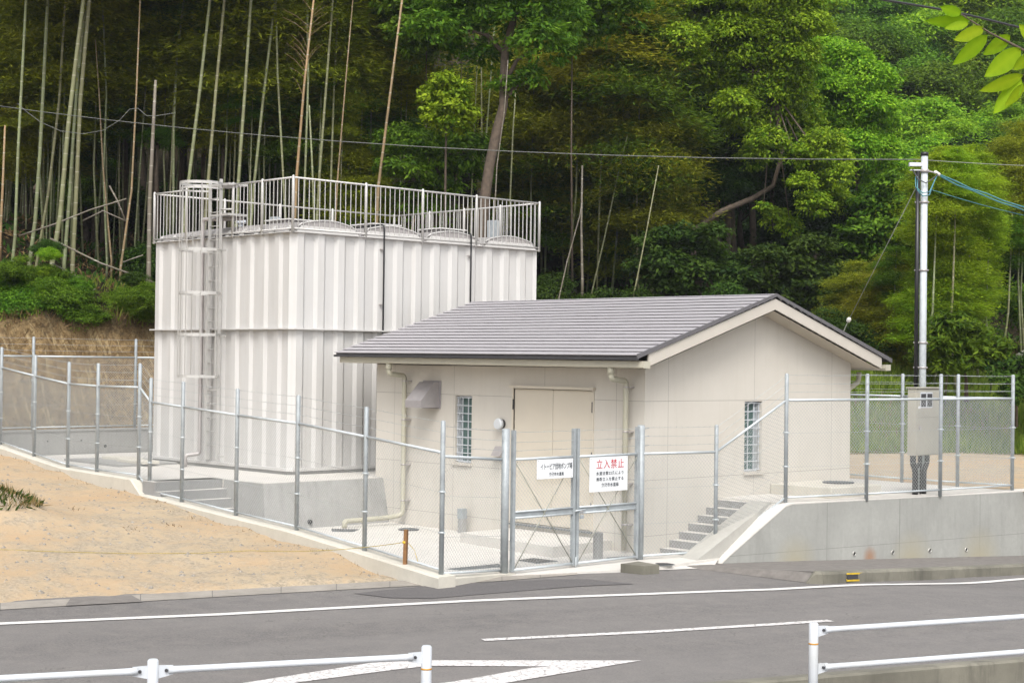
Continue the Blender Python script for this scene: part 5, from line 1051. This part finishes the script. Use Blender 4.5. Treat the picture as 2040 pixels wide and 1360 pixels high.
bamboo_clump('dim olive bamboo',[(1780,600,.5),(1740,640,.5),(1830,640,.5),(1790,690,.45),(2035,420,.5),(2030,350,.5),(1780,540,.4),(1710,600,.4),(2010,470,.4)],45,'o','dim olive bamboo around the pole')
bamboo_clump('olive bamboo foliage',[(20,60,1.),(80,110,1.),(130,40,1.),(190,90,1.),(250,30,1.),(300,100,1.),(360,50,1.),(420,110,1.),(480,60,1.),(540,120,1.),(600,60,1.),(660,130,1.),(720,70,1.),(40,180,.9),(110,230,.8),(560,220,.8),(640,230,.8),(700,260,.8),(740,180,.9),(690,360,.6),(720,420,.6),(460,180,.8),(0,250,.7),(240,140,.9),(10,20,.9),(60,60,.9),(110,10,.9),(160,120,.8),(210,40,.9),(280,10,.9),(330,60,.8),(390,10,.9),(440,60,.8),(500,10,.9),(520,90,.8),(580,20,.9),(640,50,.9),(690,10,.9),(740,90,.8),(770,20,.9),(90,170,.6),(660,200,.8)],46.5,'o','olive bamboo foliage behind the culms')
bamboo_clump('light olive bamboo spray',[(15,30,.5),(90,90,.45),(60,-10,.5),(150,60,.45),(215,20,.5),(190,140,.4),(265,70,.45),(330,20,.5),(345,110,.4),(395,50,.45),(455,20,.5),(470,110,.4),(530,40,.5),(575,110,.4),(585,10,.5),(640,80,.5),(690,30,.5),(720,130,.45),(760,60,.5),(30,170,.4),(120,200,.35),(680,210,.45),(730,300,.4),(650,300,.35),(560,180,.35),(500,190,.35)],46.5,'o','light olive bamboo sprays among the culms')
# understorey in the grove
def mass(name,label,n,ubox,vbox,depths,kind,rr,group,cat='tree',sz=.8,nm='crown'):
    for i in range(n):
        u=random.uniform(*ubox); v=random.uniform(*vbox); dp=random.uniform(*depths); tree(name,label,cat,u,v,dp,random.uniform(*rr),kind,group,rzs=sz)
random.seed(5)
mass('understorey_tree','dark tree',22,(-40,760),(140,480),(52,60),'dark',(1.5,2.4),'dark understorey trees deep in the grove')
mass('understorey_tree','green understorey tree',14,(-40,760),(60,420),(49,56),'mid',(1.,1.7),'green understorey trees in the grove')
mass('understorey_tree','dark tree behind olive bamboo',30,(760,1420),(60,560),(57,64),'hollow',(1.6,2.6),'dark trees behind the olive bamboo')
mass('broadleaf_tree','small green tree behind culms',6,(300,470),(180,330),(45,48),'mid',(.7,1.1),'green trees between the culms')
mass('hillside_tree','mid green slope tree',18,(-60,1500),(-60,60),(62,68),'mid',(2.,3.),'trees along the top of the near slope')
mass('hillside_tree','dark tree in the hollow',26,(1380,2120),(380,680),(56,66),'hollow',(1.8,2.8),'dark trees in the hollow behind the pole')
# far right hillside canopy
random.seed(21)
for row,(v0,dp,r) in enumerate(((470,66,2.4),(380,70,2.6),(300,76,2.7),(220,84,2.9),(140,92,3.1),(60,100,3.3),(-20,108,3.6),(-100,116,3.8))):
    for u in np.arange(1540,2180,66):
        tree('hillside_tree','far hillside tree','tree',u+random.uniform(-30,30),v0+random.uniform(-26,26)-(u-1560)*.05,dp+random.uniform(-3,3),r*random.uniform(.85,1.25),random.choice(('mid','bright','bright','mid')),'trees on the far hillside',rzs=.9)
random.seed(22)
fw=thing('far_woodland',None,None,tuple(at(2400,500,60))); tag(fw,kind='stuff')
for row,(v0,dp,r) in enumerate(((600,50,2.2),(500,58,2.6),(400,68,3.),(300,78,3.3),(180,90,3.6),(60,104,4.))):
    for u in np.arange(2170,2820,95):
        rr=r*random.uniform(.9,1.2); put(random.choice(CR[random.choice(('mid','dark','mid'))])[0],'crown',fw,tuple(at(u+random.uniform(-30,30),v0+random.uniform(-20,20),dp+random.uniform(-3,3))),(rr,rr,rr*.9),random.uniform(0,6.28))
for u,v,dp,r in ((1400,190,56,1.9),(1450,250,56,1.9),(1410,310,56,1.9),(1460,340,57,1.9),(1380,130,57,2.),(1500,300,57,2.),(1540,360,57,1.9),(1430,390,56,1.7)):
    tree('broadleaf_tree','dark tree in the gap','tree',u,v,dp,r,'dark','dark trees behind the largest bright tree')
# undergrowth above the soil bank
random.seed(31)
und=[(20,600,48),(70,620,50),(120,600,46),(160,640,40),(60,660,40),(200,620,36),(100,560,30),(30,545,30),(240,610,36),(285,600,34),(300,630,26),(10,690,26),(150,575,26),(270,560,20),(230,640,22),(95,500,22),(30,740-40,16)]
for u,v,r in und:
    k=random.choice(('mid','mid','dark','mid')); 
    tree('leafy_shrub','leafy green bank shrub','shrub',u,v,37.2+random.uniform(-.6,1.),r/FOC*37.5*1.6,k,'undergrowth shrubs above the soil bank',rzs=.95,trunk=False)
for u,v,r in ((95,510,22),(20,700,20),(8,720,16),(90,545,20)):
    tree('leafy_shrub','yellow green bush','shrub',u,v,37.,r/FOC*37*1.3,'bright','yellow green bushes by the bamboo',rzs=1.,trunk=False)
for u,v in ((330,540),(420,560),(520,540),(700,520),(1100,620),(1180,640),(1260,650),(1450,640),(1650,690),(1720,700)):
    tree('leafy_shrub','low dark shrub','shrub',u,v,44,1.2,'dark','low dark shrubs behind the tank and roof',trunk=False)
# grass and brushwood (stuff)
def scatter(name,n,xy,zf,ln,wd,mat,cols=None,lean=.35,label=None):
    x,y=xy(n); z=zf(x,y); P=np.stack([x,y,z],1); d=nrm(np.array([0,0,1.])+rng.normal(0,lean,(len(x),3))); Nn=nrm(np.cross(d,unit(len(x)))); s=ln*rng.uniform(.5,1.4,len(x))
    me=leaves_mesh(name,P+d*s[:,None]*.45,Nn,d,s,np.full(len(x),wd)*rng.uniform(.7,1.4,len(x)),np.clip(rng.normal(.5,.25,len(x)),0,1),mat); o=bpy.data.objects.new(name,me); COL.objects.link(o); return tag(o,label,None,None,'stuff')
hz=lambda x,y: h_hill(x,y)
def onbank(y0,y1,d0,d1):
    def f(n): y=rng.uniform(y0,y1,n); d=rng.uniform(d0,d1,n); return xfoot(y)-d/np.interp(y,[4,8],[1,.75]),y
    return f
scatter('bank_grass',60000,onbank(9,34,-.2,4.2),hz,.42,.03,'grass')
scatter('bank_weeds',5000,onbank(-14,6,2.2,5.5),hz,.30,.03,'grass')
scatter('dry_grass',16000,onbank(-14,6,.5,3.2),lambda x,y:hz(x,y)+.05,.22,.014,'lf_dry',lean=.9)
scatter('leaf_litter',26000,onbank(-16,12,2.8,16),lambda x,y:h_hill(x,y)+.03,.20,.05,'lf_dry',lean=3.)
scatter('forest_herbs',16000,onbank(-16,40,4.,18),lambda x,y:h_hill(x,y)+.08,.22,.09,'lf_dark',lean=1.4)
# weeds on the heap at the left
mx,my=onz(-40,985,.75)[:2]
def heap(n): a_=rng.uniform(0,6.28,n); r=rng.random(n)**.5*1.0; return mx-.2+1.25*r*np.cos(a_),my+.1+.75*r*np.sin(a_)
scatter('heap_weeds',900,heap,lambda x,y:dirt_fn(x,y)-.02,.13,.03,'lf_dark',lean=1.2)
def kerbside(n): x=rng.uniform(-9,5.8,n); x=x+.12*np.sin(x*9); return x,yf(x)-.17-rng.random(n)**2*.35
scatter('kerb_side_weeds',420,lambda n: tuple(a[(np.sin(kerbx*2.7)+np.sin(kerbx*7.1))>.9] for a in kp_) if False else kerbside(n),lambda x,y:dirt_fn(x,y)-.01,.055,.008,'lf_dry',lean=1.2)
def lotweeds(n): cx=rng.uniform(-7,4.5,26); cy=rng.uniform(-11,-4.5,26); i=rng.integers(0,26,n); return cx[i]+rng.normal(0,.10,n),cy[i]+rng.normal(0,.07,n)
scatter('lot_weeds',520,lotweeds,lambda x,y:dirt_fn(x,y)-.005,.05,.012,'lf_dry',lean=1.3)
scatter('heap_dry_grass',1300,heap,lambda x,y:dirt_fn(x,y),.16,.012,'lf_dry',lean=1.2)
# pebbles in the dirt lot
n=5200; x=rng.uniform(-8,6.2,n); y=rng.uniform(-14,-3.9,n); ok=(x<edge(y)-.1)&(y<yf(x)-.2); x=x[ok]; y=y[ok]; z=dirt_fn(x,y); mb=MB()
for i in range(len(x)):
    r=.008+.034*rng.random()**5; a_=rng.uniform(0,6.28); q=[(x[i]+r*math.cos(a_+k*1.26)*rng.uniform(.7,1.2),y[i]+r*math.sin(a_+k*1.26)*rng.uniform(.7,1.2),z[i]-.002) for k in range(5)]; mb.add(q+[(x[i],y[i],z[i]+r*.7)],[(k,(k+1)%5,5) for k in range(5)])
tag(mb.build('gravel','stone'),kind='stuff')
# parked vehicle glimpsed at the right edge
v0=at(2052,700,40.); vz=.72; v0=v0+np.array([.69,.724,0])*.25
car=thing('parked_van','pale grey van glimpsed behind the shrub at the right edge','van',(v0[0],v0[1],vz)); v0=v0+np.array([.69,.724,0])*.30; T=Matrix.Translation((v0[0],v0[1],v0[2]-.88))@Matrix.Scale(.85,4)@Matrix.Rotation(math.atan2(.724,.69)+.15,4,'Z')
pr=[(-.75,0.3),(-.78,.95),(-.55,1.08),(-.25,1.62),(-.05,1.70),(2.3,1.70),(2.4,1.0),(2.4,.3)]
n=len(pr); mb=MB(); mb.add([T@Vector((a_,-.7,b_)) for a_,b_ in pr]+[T@Vector((a_,.7,b_)) for a_,b_ in pr],[tuple(range(n)),tuple(range(2*n-1,n-1,-1))]+[(i,n+i,n+(i+1)%n,(i+1)%n) for i in range(n)]); mb.build('body','carpaint',car)
mb=MB(); mb.add([T@Vector(q) for q in ((-.50,-.706,1.12),(.75,-.706,1.12),(.75,-.706,1.60),(-.22,-.706,1.60))],[(0,1,2,3)]); mb.build('side_window','dark',car)
for x_ in (-.2,1.8): mb=MB(); mb.tube([T@Vector((x_,-.72,.3)),T@Vector((x_,-.5,.3))],.3,18); mb.build('wheel','black',car)
# near branch at the top right
br=thing('leafy_branch','bright green leafy branch hanging into the top right corner near the camera','branch',tuple(at(2060,110,3.2)))
ND=3.2
mb=MB(); mb.tube([at(u,v,ND) for u,v in ((2120,150),(2040,101),(2012,86),(1972,66),(1935,42),(1914,28))],[.004,.003,.0025,.002,.0015,.001],6); mb.tube([at(u,v,ND) for u,v in ((2120,170),(2045,150),(2036,150))],[.003,.002,.0015],6); mb.tube([at(u,v,ND) for u,v in ((2120,125),(2060,112),(2040,101))],[.004,.003,.003],6); mb.build('twig','bark',br)
LV=[((1915,28),(1872,14),11,.1),((1934,40),(1842,43),13,.15),((1930,46),(1881,57),10,-.1),((1960,56),(1899,81),14,.0),((1967,70),(1897,130),16,.1),((2013,70),(1958,110),15,-.1),((2033,97),(1960,154),20,.0),((2050,112),(2018,140),12,.1),((2037,150),(1949,182),14,.1),((2034,158),(1978,228),17,-.1),((2040,170),(2001,211),12,.15),((2080,150),(2042,215),16,.0),((2075,90),(2030,50),14,.1)]
for (b_,t2,wpx,tw) in LV:
    A=at(*b_,ND); B=at(*t2,ND+random.uniform(-.04,.04)); d=B-A; Lf=np.linalg.norm(d); d/=Lf; side=np.cross(d,-F_); side/=np.linalg.norm(side); nn=np.cross(side,d); side=side*math.cos(tw*3)+nn*math.sin(tw*3); wv=wpx/FOC*ND; bendv=np.array([0,0,-1.])*.10*Lf
    vs=[];fs=[]; K=10
    for i in range(K+1):
        s_=i/K; wi=wv*math.sin(math.pi*min(1,s_**.8))**.8 if 0<s_<1 else 0.0003; c_=A+d*Lf*s_+bendv*(s_*s_-s_)*-1*.9+np.array([0,0,0]); up_=nn*.18*wv
        vs+= [c_+side*wi+up_*1.,c_-nn*.0,c_-side*wi+up_*1.]
    for i in range(K):
        a0=i*3; fs+=[(a0,a0+1,a0+4,a0+3),(a0+1,a0+2,a0+5,a0+4)]
    mb=MB(); mb.add(vs,fs,True); o=mb.build('leaf','lf_near',br); at2=o.data.attributes.new('tint','FLOAT','POINT'); tv=random.uniform(.25,.6); at2.data.foreach_set('value',[(tv+.4 if k_%3==1 else tv+(.08 if (k_//3)%2 else -.08)) for k_ in range(len(o.data.vertices))])

# ------------------------------------------------------------------ air
mb=MB(); mb.box(-150,75,-62,155,-3.2,60); hz_=mb.build('haze','black'); tag(hz_,kind='stuff')
m=bpy.data.materials.new('haze_air'); m.use_nodes=True; t=m.node_tree; t.nodes.clear(); o_=t.nodes.new('ShaderNodeOutputMaterial'); v_=t.nodes.new('ShaderNodeVolumePrincipled')
v_.inputs['Density'].default_value=.0003; v_.inputs['Color'].default_value=(.86,.92,1.,1); v_.inputs['Anisotropy'].default_value=.2; t.links.new(v_.outputs[0],o_.inputs['Volume']); hz_.data.materials.clear(); hz_.data.materials.append(m)
